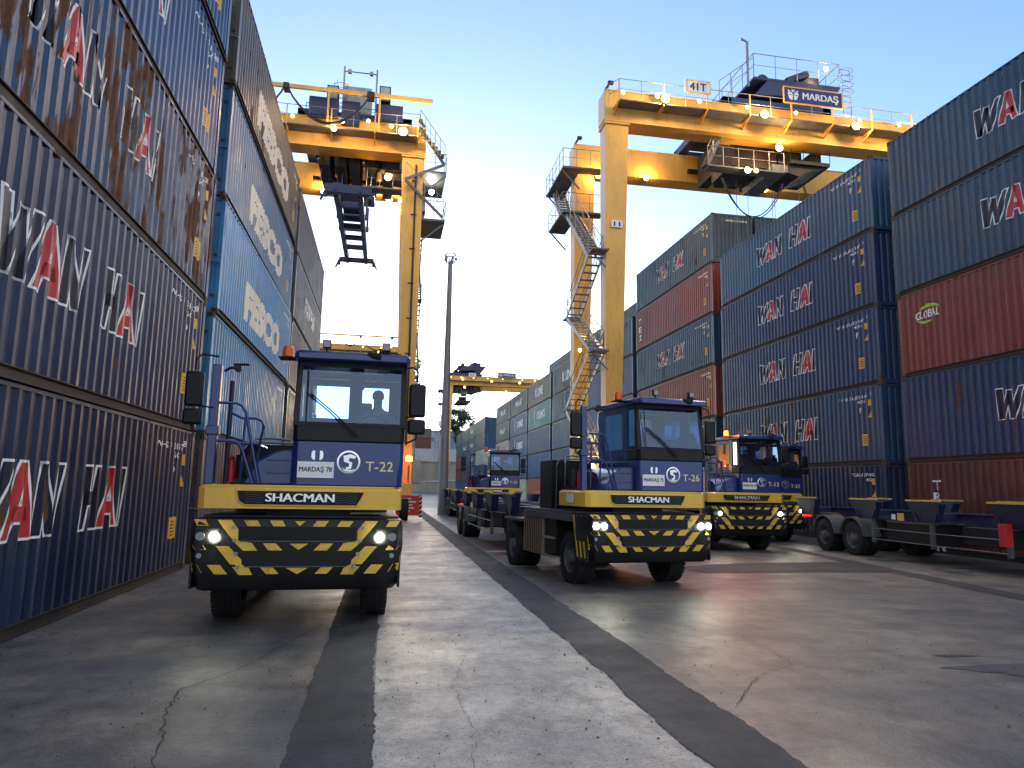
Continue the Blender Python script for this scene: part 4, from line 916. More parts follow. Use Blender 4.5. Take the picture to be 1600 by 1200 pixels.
def make_crane(label, loc, sx, trolley_x, variant, detail=True):
    t = thing('gantry_crane', label, 'gantry crane', loc, 0, 'yellow gantry cranes spanning the stacks')
    SP = 24.6; YB = 6.0
    P = lambda: MB(sx)
    for nm_y, y in (('f', 0.0), ('b', YB)):
        g = P(); g.box(-.06, SP, y, y+1.05, 20.62, 22.25)
        for k in range(1, 12): g.box(k*SP/12-.01, k*SP/12+.01, y-.004, y+1.054, 20.63, 22.24)
        g.k = 0; gd = g.build('girder', M['yellow'], t, bevel=.01)
        fl = P(); fl.box(-.06, SP+.05, y-.06, y+1.11, 20.56, 20.62); fl.box(-.06, SP+.05, y-.04, y+1.09, 22.25, 22.30); fl.box(.2, SP-.2, y+.48, y+.58, 22.30, 22.42); fl.build('girder_flange', M['yellow'], gd)
        pl = P(); pl.box(-.10, -.06, y+.02, y+1.03, 20.66, 22.22); pl.build('end_plate', M['pale'], gd)
        for x0, x1, xb0, xb1 in ((0, 1.22, .02, .72), (SP-1.22, SP-.05, SP-.75, SP-.07)):
            l = P(); l.loft([[(xb0,y+.12,1.9),(xb1,y+.12,1.9),(xb1,y+.93,1.9),(xb0,y+.93,1.9)],[(x0,y+.03,20.55),(x1,y+.03,20.55),(x1,y+1.02,20.55),(x0,y+1.02,20.55)]])
            lg = l.build('leg', M['yellow'], t, bevel=.008)
            c = P(); c.box(x0-.08, x1+.06, y-.05, y+1.08, 20.44, 20.54); c.build('leg_flange', M['yellow'], lg)
            if x0 == 0:
                s_ = P(); s_.add([(xb0-.004,y+.13,1.95),(xb0-.004,y+.92,1.95),(x0-.004,y+1.0,20.4),(x0-.004,y+.05,20.4)], [[0,1,2,3]]); s_.build('leg_lit_side', M['pale'], lg)  # sheet over the outer leg face carries its lit tone as paint
                cb_ = P()
                for d in (.30, .38, .46): cb_.tube([(.30+d*.3, y-.03, 20.0), (.22+d*.4, y+.06, 4.0)], .028, 6)
                for z in range(5, 20, 2): cb_.box(.2+.1, .62, y-.03+(20-z)*.006, y+.09, z, z+.05)
                if variant == 'L' and nm_y == 'f': cb_.build('cable_run', M['cable'], lg)
    # sill beams, bogies, wheels
    for x0 in (.37, SP-.42):
        s_ = P(); s_.box(x0-.38, x0+.38, -.7, YB+1.8, 1.25, 1.95); sb = s_.build('sill_beam', M['yellow'], t, bevel=.01)
        for y in (.5, YB+.55):
            b = P(); b.prism([(y-1.1,.95),(y+1.1,.95),(y+.5,1.25),(y-.5,1.25)], 'x', x0-.25, x0+.25); bo = b.build('bogie', M['dark'], t)
            for d in (-.78, .78):
                wl = wheel('wheel', bo, sx*x0, y+d, .70, .48, -1 if sx > 0 else 1)
    gen = P(); gen.box(-.55,.95,2.0,5.2,1.97,3.3); gen.build('generator_house', M['cabinet'], t, bevel=.03)
    # walkway along the front girder
    gl = P()
    for k in range(10): gl.box(.45+k*2.38, .45+k*2.38+2.32, -.85, -.05, 21.30, 21.36)
    wk = gl.build('walkway', M['grate'], t)
    for k in range(11):
        br = P(); x = .42+k*2.38; br.bar((x,-.85,21.28),(x,0,20.95),.06,.10); br.box(x-.03,x+.03,-.88,-.82,21.25,22.42); br.bar((x,-.86,21.27),(x,.02,21.27),.07,.08)
        br.build('walkway_bracket', M['yellow'], wk)
    r_ = P(); rails(r_, [(.1,-.2,21.36),(.42,-.85,21.36),(24.2,-.85,21.36)], 1.08, 1.19, .018); r_.build('walkway_railing', M['galv'], wk)
    r_ = P(); rails(r_, [(.3,YB+1.6,21.4),(24.2,YB+1.6,21.4)], 1.05, 1.6, .018); r_.box(.3,24.2,YB+1.06,YB+1.65,21.34,21.38); r_.build('rear_walkway', M['galv'], t)
    hb = P(); hb.bar((-.02,.1,22.3),(.25,.1,22.75),.12); hb.box(.15,.42,.02,.2,22.68,22.84); hb.bar((-.02,YB+.1,22.3),(.25,YB+.1,22.75),.12); hb.box(.15,.42,YB+.02,YB+.2,22.68,22.84); hb.build('end_camera', M['dark'], t)
    big = [(2.85,-.95,21.55,.17,'lamp_o',130),(8.3,-.95,21.35,.17,'lamp_o',130),(13.6,-.95,21.30,.17,'lamp_o',130),(17.4,-.95,21.3,.17,'lamp_o',130)]
    sm = [(x, -.50, 21.92, .085, 'lamp_o2', 0) for x in (.75,2.6,4.9,7.6,10.4,14.2,16.6)]
    und = [(1.35,YB-.2,20.3,.12,'lamp_o',60),(4.4,YB-.1,20.5,.12,'lamp_o',60),(12.2,YB-.1,20.5,.12,'lamp_o',60)]
    if variant == 'L':
        big = [(1.25,-.95,21.45,.20,'lamp_o',160),(5.0,-.95,21.2,.12,'lamp_o',60)]
        sm = [(x, -.50, 21.92, .085, 'lamp_o2', 0) for x in (1.9,4.6,7.3)]+[(3.2,-.5,22.1,.09,'lamp_o2',0)]
        und = [(6.1,YB-.1,20.4,.13,'lamp_o',80),(1.9,YB-.1,20.2,.16,'lamp_o',120),(1.2,YB-.1,20.2,.12,'lamp_o',0),(2.0,1.8,19.9,.17,'lamp_o',120),(-.25,1.9,20.3,.14,'lamp_o',60),(-.6,2.0,19.3,.12,'lamp_w',0)]
    lampset(t, sx, big+sm+und)
    bc = P(); bc.cyl((.2,-.62,1.95), .05, 1.2, 'z', 8); bq = bc.build('beacon_post', M['galv'], t)
    bl = P(); bl.lathe([(0,.17),(.24,.17),(.34,.001)], (.2,-.62,3.10), 'z', 14); bl.build('beacon', M['lamp_a'], bq)
    # stairs on the outer side: flights run between the two legs along y
    if detail:
        st = P(); X = -.75 if variant == 'R' else -.35; YO = 0 if variant == 'R' else 4.6
        if variant == 'R':
            fl = [((X,.6,.6),(X,2.6,3.0)),((X,1.0,3.3),(X,4.9,6.1)),((X,4.8,6.2),(X,.5,8.5)),((X,.4,8.6),(X,4.9,11.3)),((X,4.9,11.3),(X,.5,13.6)),((X,.8,13.6),(X,5.4,17.6)),((X,6.6,17.8),(X,8.6,20.2))]
        else:
            fl = [((X,1.0,2.2),(X,4.6,6.1)),((X,4.3,6.2),(X,1.2,8.5)),((X,1.2,8.6),(X,4.3,11.2)),((X,4.3,11.2),(X,1.2,13.4)),((X,1.2,13.4),(X,5.0,16.2)),((X,4.8,16.2),(X,1.2,19.2)),((X,.8,19.2),(X,2.8,21.2))]
        for a, b in fl: flight(st, (a[0],a[1]+YO,a[2]), (b[0],b[1]+YO,b[2]))
        st.build('stairs', M['galv'], t)
        rl = P(); PF = []
        pf = P()
        pads = [(5.2,6.1),(.1,8.5),(5.2,11.3),(.1,13.6)] if variant == 'R' else [(9.3,6.1),(5.2,8.5),(9.3,11.2),(5.2,13.4),(9.3,16.2),(5.2,19.2)]
        for y, z in pads:
            pp = P(); pp.box(X-.05, .05, y-.45, y+.45, z-.05, z+.02); pp.bar((X,y,z-.05),(.1,y,z-.9),.06); pp.build('landing', M['grate'], t)
            rails(rl, [(X,y-.45,z),(X,y+.45,z)], 1.05, .9, .018)
        if variant == 'R':
            for y0, y1, z, xo in ((5.0,8.6,17.65,-1.0),(4.8,9.2,20.25,-1.05)):
                pf.box(xo, .05, y0, y1, z-.10, z+.02); pf.box(.05, 1.4, y0, y0+.7, z-.08, z+.02)
                rails(rl, [(1.4,y0,z),(xo,y0,z),(xo,y1,z),(0,y1,z)], 1.1, .95, .02)
                for y in (y0+.3, y1-.3): pf.bar((xo,y,z-.1),(.02,y,z-1.2),.07)
        else:
            for y0, y1, z, xo in ((.4,4.0,19.9,-1.35),(.4,3.4,17.0,-1.35)):
                pf.box(xo, .05, y0, y1, z-.10, z+.02); rails(rl, [(xo,y0,z),(xo,y1,z)], 1.1, .95, .02); rails(rl, [(-.02,y0,z),(xo,y0,z)], 1.1, .7, .02)
                pf.bar((xo,y0+.3,z-.1),(.02,y0+.3,z-1.3),.07)
            pf.bar((.3,-.6,22.0),(-1.2,.3,20.3),.10,.16); pf.bar((-1.2,.3,20.3),(1.0,-.2,19.0),.10,.16); pf.bar((1.0,-.3,18.9),(-1.2,.3,17.1),.09,.14)
            for k in range(8): pf.box(.3-k*.19-.1, .3-k*.19+.1, -.7, -.1, 21.95-k*.215, 21.98-k*.215)
            rails(rl, [(.3,-.7,22.0),(-1.2,-.1,20.3)], 1.0, .5, .018); rails(rl, [(1.0,-.5,18.9),(-1.2,0,17.1)], 1.0, .5, .018)
            pf.box(-.1, 3.2, -.05+1.2, 2.0, 18.9, 18.98); rails(rl, [(.2,1.2,18.98),(3.2,1.2,18.98)], 1.1, .7, .018)
        pf.build('landings', M['grate'], t); rl.build('landing_railing', M['galv'], t)
        lampset(t, sx, [(-.5,3.0,9.1,.08,'lamp_o',25),(-.5,2.4,4.6,.08,'lamp_o',25),(-.3,1.6,3.0,.12,'lamp_o2',40)] if variant == 'R' else [(-.4,2.5,9.5,.08,'lamp_o',20)], 'stair_lamp')
    # festoon rail and hanging cables
    if variant == 'L':
        fr = P(); fr.bar((-.35,-.75,23.55),(SP-1,-.75,23.55),.14,.22)
        for x in (2.6,5.4,9,13,17,21): fr.box(x-.05,x+.05,-.80,-.70,21.3,23.5)
        fr.build('festoon_rail', M['yellow'], t)
        fc = P()
        for d in (0,.06,.12):
            for a, b, dp in ((3.1,7.6,1.9+d),(7.7,10.5,1.4+d)):
                fc.tube([(a+(b-a)*k/14, -1.08-d*.4, 23.35-dp*math.sin(math.pi*k/14)**.8) for k in range(15)], .045, 6)
        fc.box(2.9,3.3,-1.2,-.6,23.2,23.5); fc.box(7.5,7.8,-1.2,-.6,23.2,23.5); fc.build('festoon_cables', M['cable'], t)
    # ---------------- trolley
    tr = obj('trolley', None, t, (sx*trolley_x, 0, 0))
    d = P(); d.box(-3.2, 3.2, .2, .5, 22.42, 22.85); d.box(-3.2,3.2,6.5,6.8,22.42,22.85); d.box(-3.2,-2.7,.2,6.8,22.42,22.85); d.box(2.7,3.2,.2,6.8,22.42,22.85); d.box(-3.1,3.1,1.1,6.0,22.62,22.72)
    d.build('trolley_frame', M['cnavy'], tr, bevel=.01)
    m = P(); m.cyl((-1.6,2.0,23.3), .48, 3.0, 'y', 20); m.box(-.6,1.6,1.6,3.2,22.72,23.5); m.cyl((1.9,2.2,23.2), .3, 2.0, 'y', 14); m.box(-2.6,-2.0,2.2,4.8,22.7,23.1); m.box(.2,1.0,4.0,5.4,22.7,23.3)
    m.build('hoist_drum', M['dark'], tr)
    h = P()
    for x in (-1.9,-.9,0,.8,1.7):
        h.box(x-.3,x+.3,1.3,5.6,20.2+.2*math.sin(x*7),21.9); h.tube([(x,1.2,20.1),(x+.3,1.1,21.4),(x+.2,1.4,22.4)],.05,6)
    h.box(-2.8,2.8,1.15,1.35,21.0,21.25); h.box(-2.8,2.8,5.6,5.8,21.0,21.25); h.cyl((-1.2,1.5,20.9),.42,1.0,'y',16); h.cyl((.6,1.5,20.7),.36,1.2,'y',16)
    h.build('hoist_machinery', M['dark'], tr)
    if variant == 'R':
        u = P(); u.box(-1.3,3.9,.3,5.2,24.15,24.30); u.prism([(-1.3,23.2),(-.5,24.15),(3.9,24.15),(3.4,23.6)], 'y', .3, 5.0); u.box(1.4,3.0,.8,2.4,24.3,25.0); u.cyl((-.4,.9,24.55),.35,3.5,'y',14); u.bar((.8,.6,24.4),(2.1,.6,25.0),.35); u.build('machinery_house', M['cnavy'], tr, bevel=.02)
        r2 = P(); rails(r2, [(-1.3,.3,24.3),(3.9,.3,24.3),(3.9,5.2,24.3),(-1.3,5.2,24.3),(-1.3,.3,24.3)], 1.35, 1.3, .022); rails(r2, [(-3.4,.2,22.6),(-1.3,.3,24.3)], 1.1, .9, .022)
        r2.tube([(-1.7,.2,23.6),(-1.7,.2,26.2),(-2.05,.2,26.35)], .07, 6)
        for k in range(9): r2.tube([(4.1,.4,22.9+k*.32),(4.6,.4,22.85+k*.32)], .018, 5)
        for x in (4.1,4.6): r2.tube([(x,.4,22.6),(x,.4,25.5)], .022, 5)
        for k in range(4): r2.tube([(4.35+.42*math.cos(a),.4+.35*math.sin(a),24.1+k*.42) for a in [2*math.pi*q/10 for q in range(11)]], .015, 5)
        r2.build('trolley_railing', M['galv'], tr)
        # operator's cabin with its stair
        c = P(); c.box(-2.4,.3,1.0,3.4,19.35,21.9); cb = c.build('operator_cabin', M['dark'], tr, bevel=.03)
        g = P(); g.box(-2.2,-.2,.985,.995,19.75,21.2); g.build('cabin_window', M['mirror'], cb)
        s2 = P(); s2.box(-4.0,.3,.3,1.0,18.85,18.93); s2.box(-.4,.5,.3,3.6,18.9,19.3); a_, b_ = Vector((-4.1,.5,18.9)), Vector((-2.6,.5,22.3))
        for y in (.35, 1.0): s2.bar(a_+Vector((0,y-.5,0)), b_+Vector((0,y-.5,0)), .06, .2)
        for k in range(15): q = a_.lerp(b_, (k+.5)/15); s2.box(q.x-.14,q.x+.14,.38,.98,q.z-.02,q.z+.02)
        s2.build('cabin_stair', M['grate'], cb)
        r3 = P(); rails(r3, [(-4.1,.3,18.9),(-2.6,.3,22.3)], 1.0, .7, .02); rails(r3, [(-4.1,.3,18.93),(.3,.3,18.93)], 1.05, .9, .02); r3.build('cabin_railing', M['galv'], cb)
        l2 = P(); l2.box(1.0,3.4,.8,4.0,19.75,19.95); l2.cyl((1.3,1.2,20.4),.4,1.6,'y',14); l2.box(2.3,3.0,1.0,2.4,19.95,20.5); l2.prism([(.4,19.4),(1.6,19.1),(2.4,19.5),(3.4,19.8),(.4,20.0)], 'y', 1.0, 3.2)
        rails(l2, [(1.0,.8,19.95),(3.4,.8,19.95)], 1.0, .8, .02); l2.build('hoist_platform', M['dark'], tr)
        lampset(tr, sx, [(-.05,.15,20.2,.17,'lamp_o',45),(-1.9,.2,18.75,.14,'lamp_o',50),(-1.4,.2,18.78,.10,'lamp_o',0),(3.0,.2,25.2,.12,'lamp_o2',30)])
        cbm = P()
        for a, b, dp in ((-2.7,.9,2.1),(2.2,4.9,2.3)):
            for e in (0,.10): cbm.tube([(a+(b-a)*k/16+e, 1.6, 18.9-(dp+e)*math.sin(math.pi*k/16)**.75) for k in range(17)], .03, 6)
        cbm.build('hanging_cable_loop', M['cable'], tr)
        rp = P()
        for x in (-1.3,-.6,.9,1.05,2.6): rp.tube([(x,2.6,20.5),(x,2.6,14.9)], .016, 5)
        rp.build('hoist_ropes', M['rope'], tr)
    else:
        u = P(); u.box(-2.2,-.7,-.35,.5,23.25,24.2); u.box(1.4,3.0,-.35,.3,23.15,24.25); u.box(.2,1.2,-.3,.4,22.8,24.2); u.build('machinery_house', M['cnavy'], tr, bevel=.03).location = (.45,0,-.9)
        pn = P(); pn.box(-.5,1.15,.9,2.6,22.8,24.9); pn.build('electric_cabinet', M['cabinet'], tr, bevel=.02).location = (.3,0,0)
        k1 = P()
        for x, z in ((1.75,24.6),(-1.15,24.9)): k1.box(x-.32,x+.32,-.2,.4,z,z+.95)
        kb = k1.build('small_cabinet', M['mirror'], tr, bevel=.02); kb.location = (.45,0,-1.35)
        k2 = P()
        for x, z in ((1.75,24.6),(-1.15,24.9)): k2.box(x-.26,x+.26,-.215,-.202,z+.08,z+.87)
        k2.build('cabinet_door', M['cabinet'], kb)
        r2 = P(); rails(r2, [(-3.2,.2,22.85),(3.2,.2,22.85)], 1.3, 1.0, .022)
        for x in (-.62, 1.25): r2.tube([(x,.8,22.8),(x,.8,27.0)], .05, 6)
        r2.tube([(-.62,.8,26.7),(1.25,.8,26.7)], .035, 6)
        for x in (-.3, .95): r2.box(x-.1,x+.1,.7,.9,26.6,26.8)
        for k in range(9): r2.tube([(1.35+.38*math.cos(a)*1,.2+.35*math.sin(a),23.0+k*.30) for a in [2*math.pi*q/12 for q in range(13)]], .016, 5)
        for q in range(6): a = math.pi*2*q/6; r2.tube([(1.35+.38*math.cos(a),.2+.35*math.sin(a),22.9),(1.35+.38*math.cos(a),.2+.35*math.sin(a),25.6)], .014, 5)
        r2.build('trolley_railing', M['galv'], tr).location = (.45,0,-.95)
        c = P(); c.box(-3.4,-1.8,1.2,3.0,19.9,21.9); cb = c.build('operator_cabin', M['dark'], tr, bevel=.03)
        g = P(); g.box(-3.2,-2.6,1.185,1.195,20.2,21.5); g.build('cabin_window', M['cabinet'], cb)
        lt_ = P(); lt_.box(1.0,2.6,1.0,1.1,20.9,21.3); lt_.build('hoist_work_light', M['lamp_o2'], tr)
        # headblock and telescopic spreader hanging along y
        rp = P()
        for x in (-.95,-.7,.7,.95):
            for y in (2.2, 3.9): rp.tube([(x*1.1,y,21.0),(x,y,19.4)], .018, 5)
        rp.tube([(1.9,1.8,21.0),(1.9,1.8,19.2)], .03, 6); rp.build('hoist_ropes', M['rope'], tr)
        hb2 = P(); hb2.box(-1.2,1.2,2.2,3.8,18.75,19.35); hb2.box(-1.3,-.7,2.4,3.6,19.35,19.6); hb2.box(.7,1.3,2.4,3.6,19.35,19.6); hd = hb2.build('headblock', M['cnavy'], tr, bevel=.03)
        s2 = P(); zc = 16.8; nb = P(); nb.box(-1.2,1.2,-2.86,-2.5,zc-.05,zc+.42); nb.build('spreader_end', M['cnavy'], tr, bevel=.02)
        for x in (-.62,.62): s2.box(x-.13,x+.13,-2.2,8.6,zc,zc+.42)
        for y in (-.6,1.4,2.6,4.6,6.4): s2.box(-.6,.6,y-.09,y+.09,zc+.05,zc+.35)
        s2.box(-.9,.9,1.9,2.1,zc+.42,zc+.7); s2.box(-.9,.9,3.9,4.1,zc+.42,zc+.7)
        for x in (-.8,.8):
            for y in (2.0,4.0): s2.box(x-.06,x+.06,y-.06,y+.06,zc+.6,18.75)
        s2.box(-.45,.45,.2,1.2,zc+.42,zc+.75)
        for y in (-2.4, 8.9):
            if y > 0: s2.box(-1.15,1.15,y-.12,y+.12,zc-.02,zc+.28)
            s2.box(-.72,-.52,min(y,y-.5),max(y,y+.5),zc+.05,zc+.3); s2.box(.52,.72,min(y,y-.5),max(y,y+.5),zc+.05,zc+.3)
        for y in (-2.7, 8.9):
            for x in (-1.15, 1.15): s2.bar((x,y,zc+.1),(x*1.18,y,zc-.45),.14,.10); s2.box(x-.1,x+.1,y-.1,y+.1,zc-.25,zc)
        s2.build('spreader', M['cnavy'], tr, bevel=.008)
    return t
def sign(parent, nm, x, y, z, w_, h, board, txt, ink, tw, th, frame=None, dx=0, dz=0, off=.01):
    b = MB(); b.box(x-w_/2, x+w_/2, y, y+.05, z-h/2, z+h/2); s_ = b.build(nm, M[board], parent)
    if frame:
        f = MB()
        for a in ((x-w_/2-.04, x+w_/2+.04, z+h/2, z+h/2+.05), (x-w_/2-.04, x+w_/2+.04, z-h/2-.05, z-h/2), (x-w_/2-.05, x-w_/2, z-h/2, z+h/2), (x+w_/2, x+w_/2+.05, z-h/2, z+h/2)): f.box(a[0],a[1],y-.02,y+.05,a[2],a[3])
        f.build('sign_frame', M[frame], s_)
    thick(bold_mb(txt, tw, th, off, (x+dx, y-.014, z+dz)), .010).build('sign_text', M[ink], s_); return s_
def crest(parent, x, y, z, k=1.0):
    c = MB(); F = lambda pts: c.prism([(x+a*k, z+b*k) for a, b in pts], 'y', y-.02, y-.006)
    F([(-.30,-.02),(-.22,-.24),(-.06,-.30),(-.02,-.02)]); F([(.30,-.02),(.02,-.02),(.06,-.30),(.22,-.24)])
    F([(-.34,.02),(-.30,.14),(-.12,.18),(-.02,.02)]); F([(.34,.02),(.02,.02),(.12,.18),(.30,.14)]); F([(-.07,.18),(-.09,.34),(0,.28),(.09,.34),(.07,.18)])
    F([(-.26,.17),(-.32,.28),(-.16,.22)]); F([(.26,.17),(.16,.22),(.32,.28)]); c.build('crest', M['white'], parent)
cr1 = make_crane('yellow gantry crane with sign 41T and stair tower, right of centre', (10.4, 32.6, 0), 1, 9.8, 'R')
sg = sign(cr1, 'sign', 4.62, -.98, 22.42, 1.30, .62, 'white', '41T', 'ink', .92, .42, 'yellow')
sg = sign(cr1, 'sign', 11.15, -.98, 22.62, 3.35, .84, 'signblue', 'MARDAŞ', 'white', 2.1, .50, 'yellow', .42, -.02, .016); crest(sg, 9.98, -.985, 22.62, .95)
sign(cr1, 'sign', .56, -.035, 15.05, .58, .36, 'white', '11', 'ink', .34, .24)
cr2 = make_crane('yellow gantry crane with hanging spreader behind the left stacks', (1.42, 38.6, 0), -1, 3.95, 'L')
sp_ = MB(); sp_.box(-.80,.42,-.80,-.74,.28,1.32); sb_ = sp_.build('warning_sign', M['red'], cr2)
tx_ = MB()
for i, w_ in enumerate((.55,.8,.62,.7,.5)): tx_.box(-.55, -.55+w_, -.806,-.80, 1.12-i*.16, 1.17-i*.16)
tx_.build('sign_print', M['white'], sb_)
hp = MB()
hp.box(.42,.56,-.80,-.5,.2,1.35); hq = hp.build('striped_guard', M['tblack'], cr2)
hs = MB()
for k in range(5): hs.add([(.422,-.803,.25+k*.23),(.558,-.803,.35+k*.23),(.558,-.803,.45+k*.23),(.422,-.803,.35+k*.23)], [[0,1,2,3]])
hs.build('guard_stripes', M['haz_y'], hq)
for base, nm, lc, tx0 in ((cr1, 'distant yellow gantry crane over the far right stacks', (10.6, 130, 0), 3.4), (cr2, 'distant yellow gantry crane behind the left tractor cab', (3.3, 105, 0), 19.5)):
    c = copy_tree(base); c.location = lc; c['label'] = nm
    for ch in KIDS(c):
        if ch.name.startswith('trolley'): ch.location.x = tx0*(1 if base is cr1 else -1)
    def prune(o):
        for k in KIDS(o): prune(k)
        if o.type == 'LIGHT': bpy.data.objects.remove(o)
    prune(c)
# spreader hanging under the distant right crane
s3 = MB(); s3.box(-1.2,1.2,-3,3,0,.35); s3.box(-1.3,1.3,-3.2,-2.9,-.1,.3); s3.box(-.7,.7,-.8,.8,.35,1.3); s3.bar((-1.2,-3,0),(-1.9,-3.2,-.7),.2); s3.bar((1.2,-3,.3),(1.9,-3.2,1.1),.2); s3.bar((.3,-3,.3),(.3,-3,1.9),.2)
s3 = s3.build('crane_spreader', M['dark']); s3.location = (13.9, 133.5, 17.4); tag(s3, 'dark spreader frame hanging below the distant right crane', 'spreader')
# ------------------------------------------------------------------ light masts, far wall, trees
def mast(x, y, h, r, label, big=True):
    t = thing('light_mast', label, 'light mast', (x, y, 0), 0, 'tall light masts')
    MB().tube([(0,0,0),(0,0,h*.5),(0,0,h)], r, 14, r*.45).build('pole', M['mastg'], t)
    rg = MB()
    for z in (0, .55): rg.tube([((.38 if z else .30)*math.cos(2*math.pi*k/14), (.38 if z else .30)*math.sin(2*math.pi*k/14), h+z) for k in range(15)], .035, 6)
    for k in range(7): a = 2*math.pi*k/7; rg.tube([(.30*math.cos(a), .30*math.sin(a), h),(.38*math.cos(a), .38*math.sin(a), h+.55)], .02, 5)
    hd = rg.build('head_ring', M['galv'], t)
    for k in range(5):
        a = 2*math.pi*k/5; l = MB(); l.box(-.10,.10,-.05,.05,-.10,.10); f = l.build('lamp_head', M['cabinet'], hd); f.location = (.38*math.cos(a), .38*math.sin(a), h+.25); f.rotation_euler = (0,0,a)
    if big:
        ld = MB()
        for k in range(2): ld.tube([(-.42-.22*k-.0,0,3.5),(-.36-.22*k,0,h-1.0)], .012, 5)
        n = int((h-4.5)/.55)
        for k in range(n): z = 3.6+k*.55; ld.tube([(-.42+.06*k/n,0,z),(-.64+.06*k/n,0,z)], .012, 4); 
        for k in range(0, n, 5): z = 3.6+k*.55; ld.tube([(-.42,0,z),(0,0,z)], .012, 4)
        ld.build('cage_ladder', M['galv'], t)
    return t
M['mastg'] = worn('mast_grey', (.24,.25,.27), .5, .3, var=.15)
mast(3.86, 47.6, 17.3, .34, 'tall grey light mast with caged ladder in the centre')
mast(2.25, 90, 17.4, .16, 'thin distant light mast beside the left crane leg', False)
for x, y, h, lb2 in ((21.2,176,24,'leftmost of three thin poles above the far stacks'),(23.6,176,24.4,'middle of three thin poles above the far stacks'),(27.9,176,25.5,'rightmost of three thin poles above the far stacks')):
    p = MB().tube([(0,0,0),(0,0,h)], .09, 8, .05).build('lightning_rod', M['mastg']); p.location = (x,y,0); tag(p, lb2, 'pole', 'thin poles beyond the stacks')
# retaining wall with ramp
M['wallc'] = worn('retaining_concrete', (.25,.23,.19), .8, var=.3, dirt=(.10,.09,.07), dirtamt=.7, sc=(.25,.25,.12))
M['parapet'] = worn('parapet_grey', (.36,.37,.37), .7, var=.15, dirtamt=.4, sc=(.2,.2,.2))
wt = thing('retaining_wall', 'stained concrete retaining wall with ramp at the end of the yard', 'wall', (0,200,0))
mb = MB(); mb.box(-60,70,0,1.2,0,8.6)
for i in range(33): mb.box(-58+i*3.6, -57.6+i*3.6, -.25, 0, 0, 8.5)
mb.box(-60,70,-.35,0,8.4,8.8); mb.build('wall', M['wallc'], wt)
MB().box(-60,70,-.1,.3,8.8,12.2).build('parapet', M['parapet'], wt)
rm = MB(); rm.prism([(-20,0),(40,0),(40,4.8),(-20,1.0)], 'y', -6, -.4); rm.build('ramp', M['wallc'], wt)
rr_ = MB()
for k in range(14): rr_.bar((-18+k*4.2,-6.1,1.2+k*.26),(-14+k*4.2,-6.1,1.4+k*.26),.2,.35)
rr_.build('ramp_barrier', M['parapet'], wt)
M['bwhite'] = worn('building_pale_blue', (.42,.52,.66), .6, var=.08, dirtamt=.1)
hb_ = thing('warehouse', 'pale blue-white warehouse rising behind the far wall', 'building', (0,214,0))
MB().box(2,40,0,20,0,18.0).build('wall', M['bwhite'], hb_); MB().box(1.8,40.2,-.2,20.2,18.0,18.5).build('roof', M['parapet'], hb_)
wn = MB()
for k in range(9): wn.box(4+k*4,6.2+k*4,-.05,.02,15.2,16.4)
wn.build('window_band', M['lamp_off'], hb_)
for q, (c_, l_) in enumerate((('redbr','lower dark maroon container on the raised road beyond the wall'),('brown','upper brown container on the raised road beyond the wall'))):
    t = container(6.6, 205, 0, 'R', c_, l_, 'far', None, .2, 0, 'two containers on the raised road'); t.location.z = 12.4+q*CH; t.rotation_euler.z = 0
M['bark'] = mat('bark', (.06,.045,.03), .9)
def leafmat(nm, c):
    m = mat(nm, c, .6); q = NT(m); n = q.noise((1,1,1), .8, 4)
    q.l(q.mix(q.ramp(n,.35,.65), (*[x*.6 for x in c],1), (*[x*1.5 for x in c],1)), q.b.inputs['Base Color']); return m
M['leaf'] = leafmat('foliage', (.045,.075,.03))
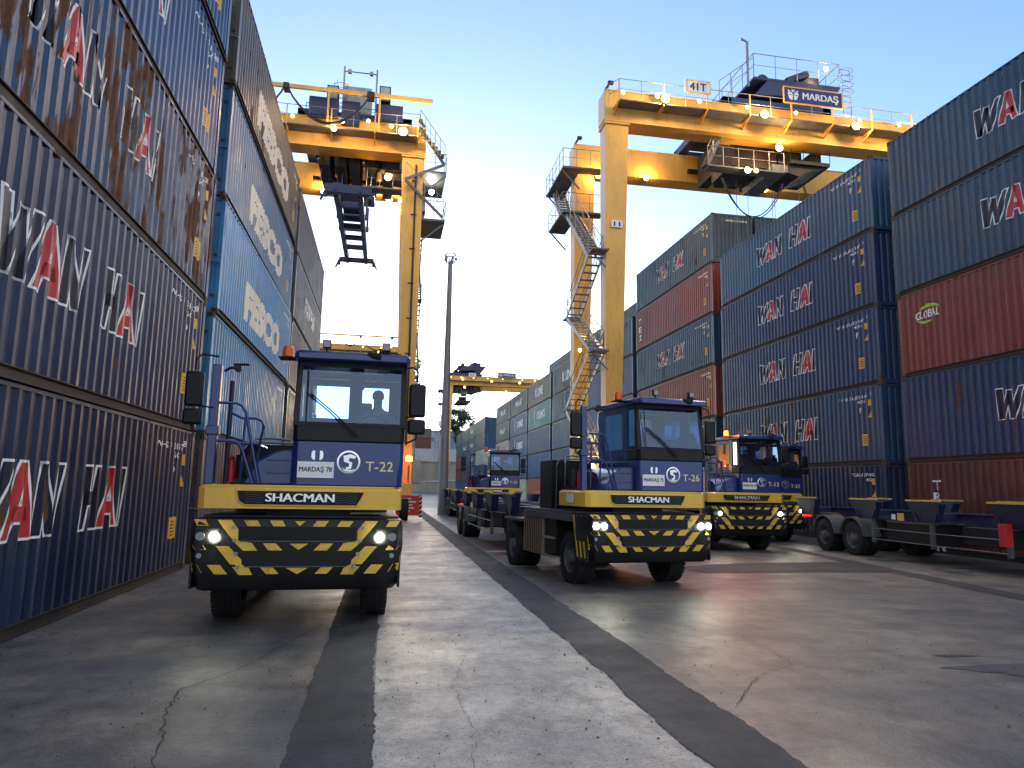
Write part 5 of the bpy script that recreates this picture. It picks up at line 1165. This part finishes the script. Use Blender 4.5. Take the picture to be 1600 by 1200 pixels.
def tree(x, y, z0, h, r, label, seed, n=2600):
    rn = random.Random(seed); t = thing('broadleaf_tree', label, 'tree', (x, y, z0), 0, 'trees beyond the far wall')
    tk = MB(); tk.tube([(0,0,0),(.15,0,h*.3),(0,.1,h*.6),(.1,0,h*.9)], r*.07, 8, r*.02); cl = []
    for k in range(26):
        a = rn.uniform(0, 6.28); q = rn.uniform(.2, 1)*r; zz = h*rn.uniform(.30, 1.0); q *= (1.15-abs(zz/h-.55)*1.2)
        c = Vector((math.cos(a)*q, math.sin(a)*q, zz)); cl.append((c, rn.uniform(.16,.34)*r)); tk.tube([(0,0,zz*.6), c*.5+Vector((0,0,zz*.35)), c], r*.018, 5, r*.006)
    tk.build('trunk', M['bark'], t); vs, fs = MB(), None
    for i in range(n):
        c, cr_ = cl[rn.randrange(len(cl))]; d = Vector((rn.gauss(0,1), rn.gauss(0,1), rn.gauss(0,.8))); d = d.normalized()*cr_*rn.random()**.4; p = c+d
        u = Vector((rn.gauss(0,1), rn.gauss(0,1), rn.gauss(0,1))).normalized(); v = u.orthogonal().normalized(); s = rn.uniform(.22,.46)
        vs.add([tuple(p-u*s), tuple(p+v*s*.5), tuple(p+u*s), tuple(p-v*s*.5)], [(0,1,2,3)])
    vs.build('crown', M['leaf'], t)
tree(20.3, 206, 11, 12.5, 5.2, 'leafy tree beyond the wall, framed by the distant crane', 4, 5000)
tree(29.5, 206, 13, 9.0, 3.6, 'smaller tree top showing above the far right stacks', 9, 2600)
tree(25.0, 208, 11, 8.0, 3.4, 'low tree between the two taller crowns', 12, 2200)
# headlights really light the ground in front
for T_ in T:
    for s in (-1, 1):
        ld = bpy.data.lights.new('headlight_beam', 'SPOT'); ld.energy = 22; ld.color = (1,.95,.78); ld.spot_size = R(70); ld.spot_blend = .8; ld.shadow_soft_size = .05
        o = obj('headlight_beam', ld, T_, (s*1.0, -.06, 1.165)); o.rotation_euler = (R(78), 0, 0)
ld = bpy.data.lights.new('beacon_light', 'POINT'); ld.energy = 45; ld.color = (1,.16,.02); ld.shadow_soft_size = .06; obj('beacon_light', ld, T[2], (-.35,.72,3.85))
ld = bpy.data.lights.new('beacon_beam', 'SPOT'); ld.energy = 900; ld.color = (1,.20,.02); ld.spot_size = R(38); ld.spot_blend = .7; ld.shadow_soft_size = .06
o = obj('beacon_beam', ld, T[2], (-.1,.95,3.85)); o.rotation_euler = Vector((-2.9,-2.6,2.2)).to_track_quat('Z', 'Y').to_euler()

# the big floodlights of the 41T crane light the yard in front of it
for i, x in enumerate((8.3, 13.6, 17.4)):
    ld = bpy.data.lights.new('yard_floodlight', 'SPOT'); ld.energy = 1500; ld.color = (1,.86,.68); ld.spot_size = R(100); ld.spot_blend = .6; ld.shadow_soft_size = .25
    o = obj('yard_floodlight', ld, cr1, (x, -1.05, 21.2)); o.rotation_euler = Vector((.42*(1 if i else .7), 1, .78)).to_track_quat('Z', 'Y').to_euler()
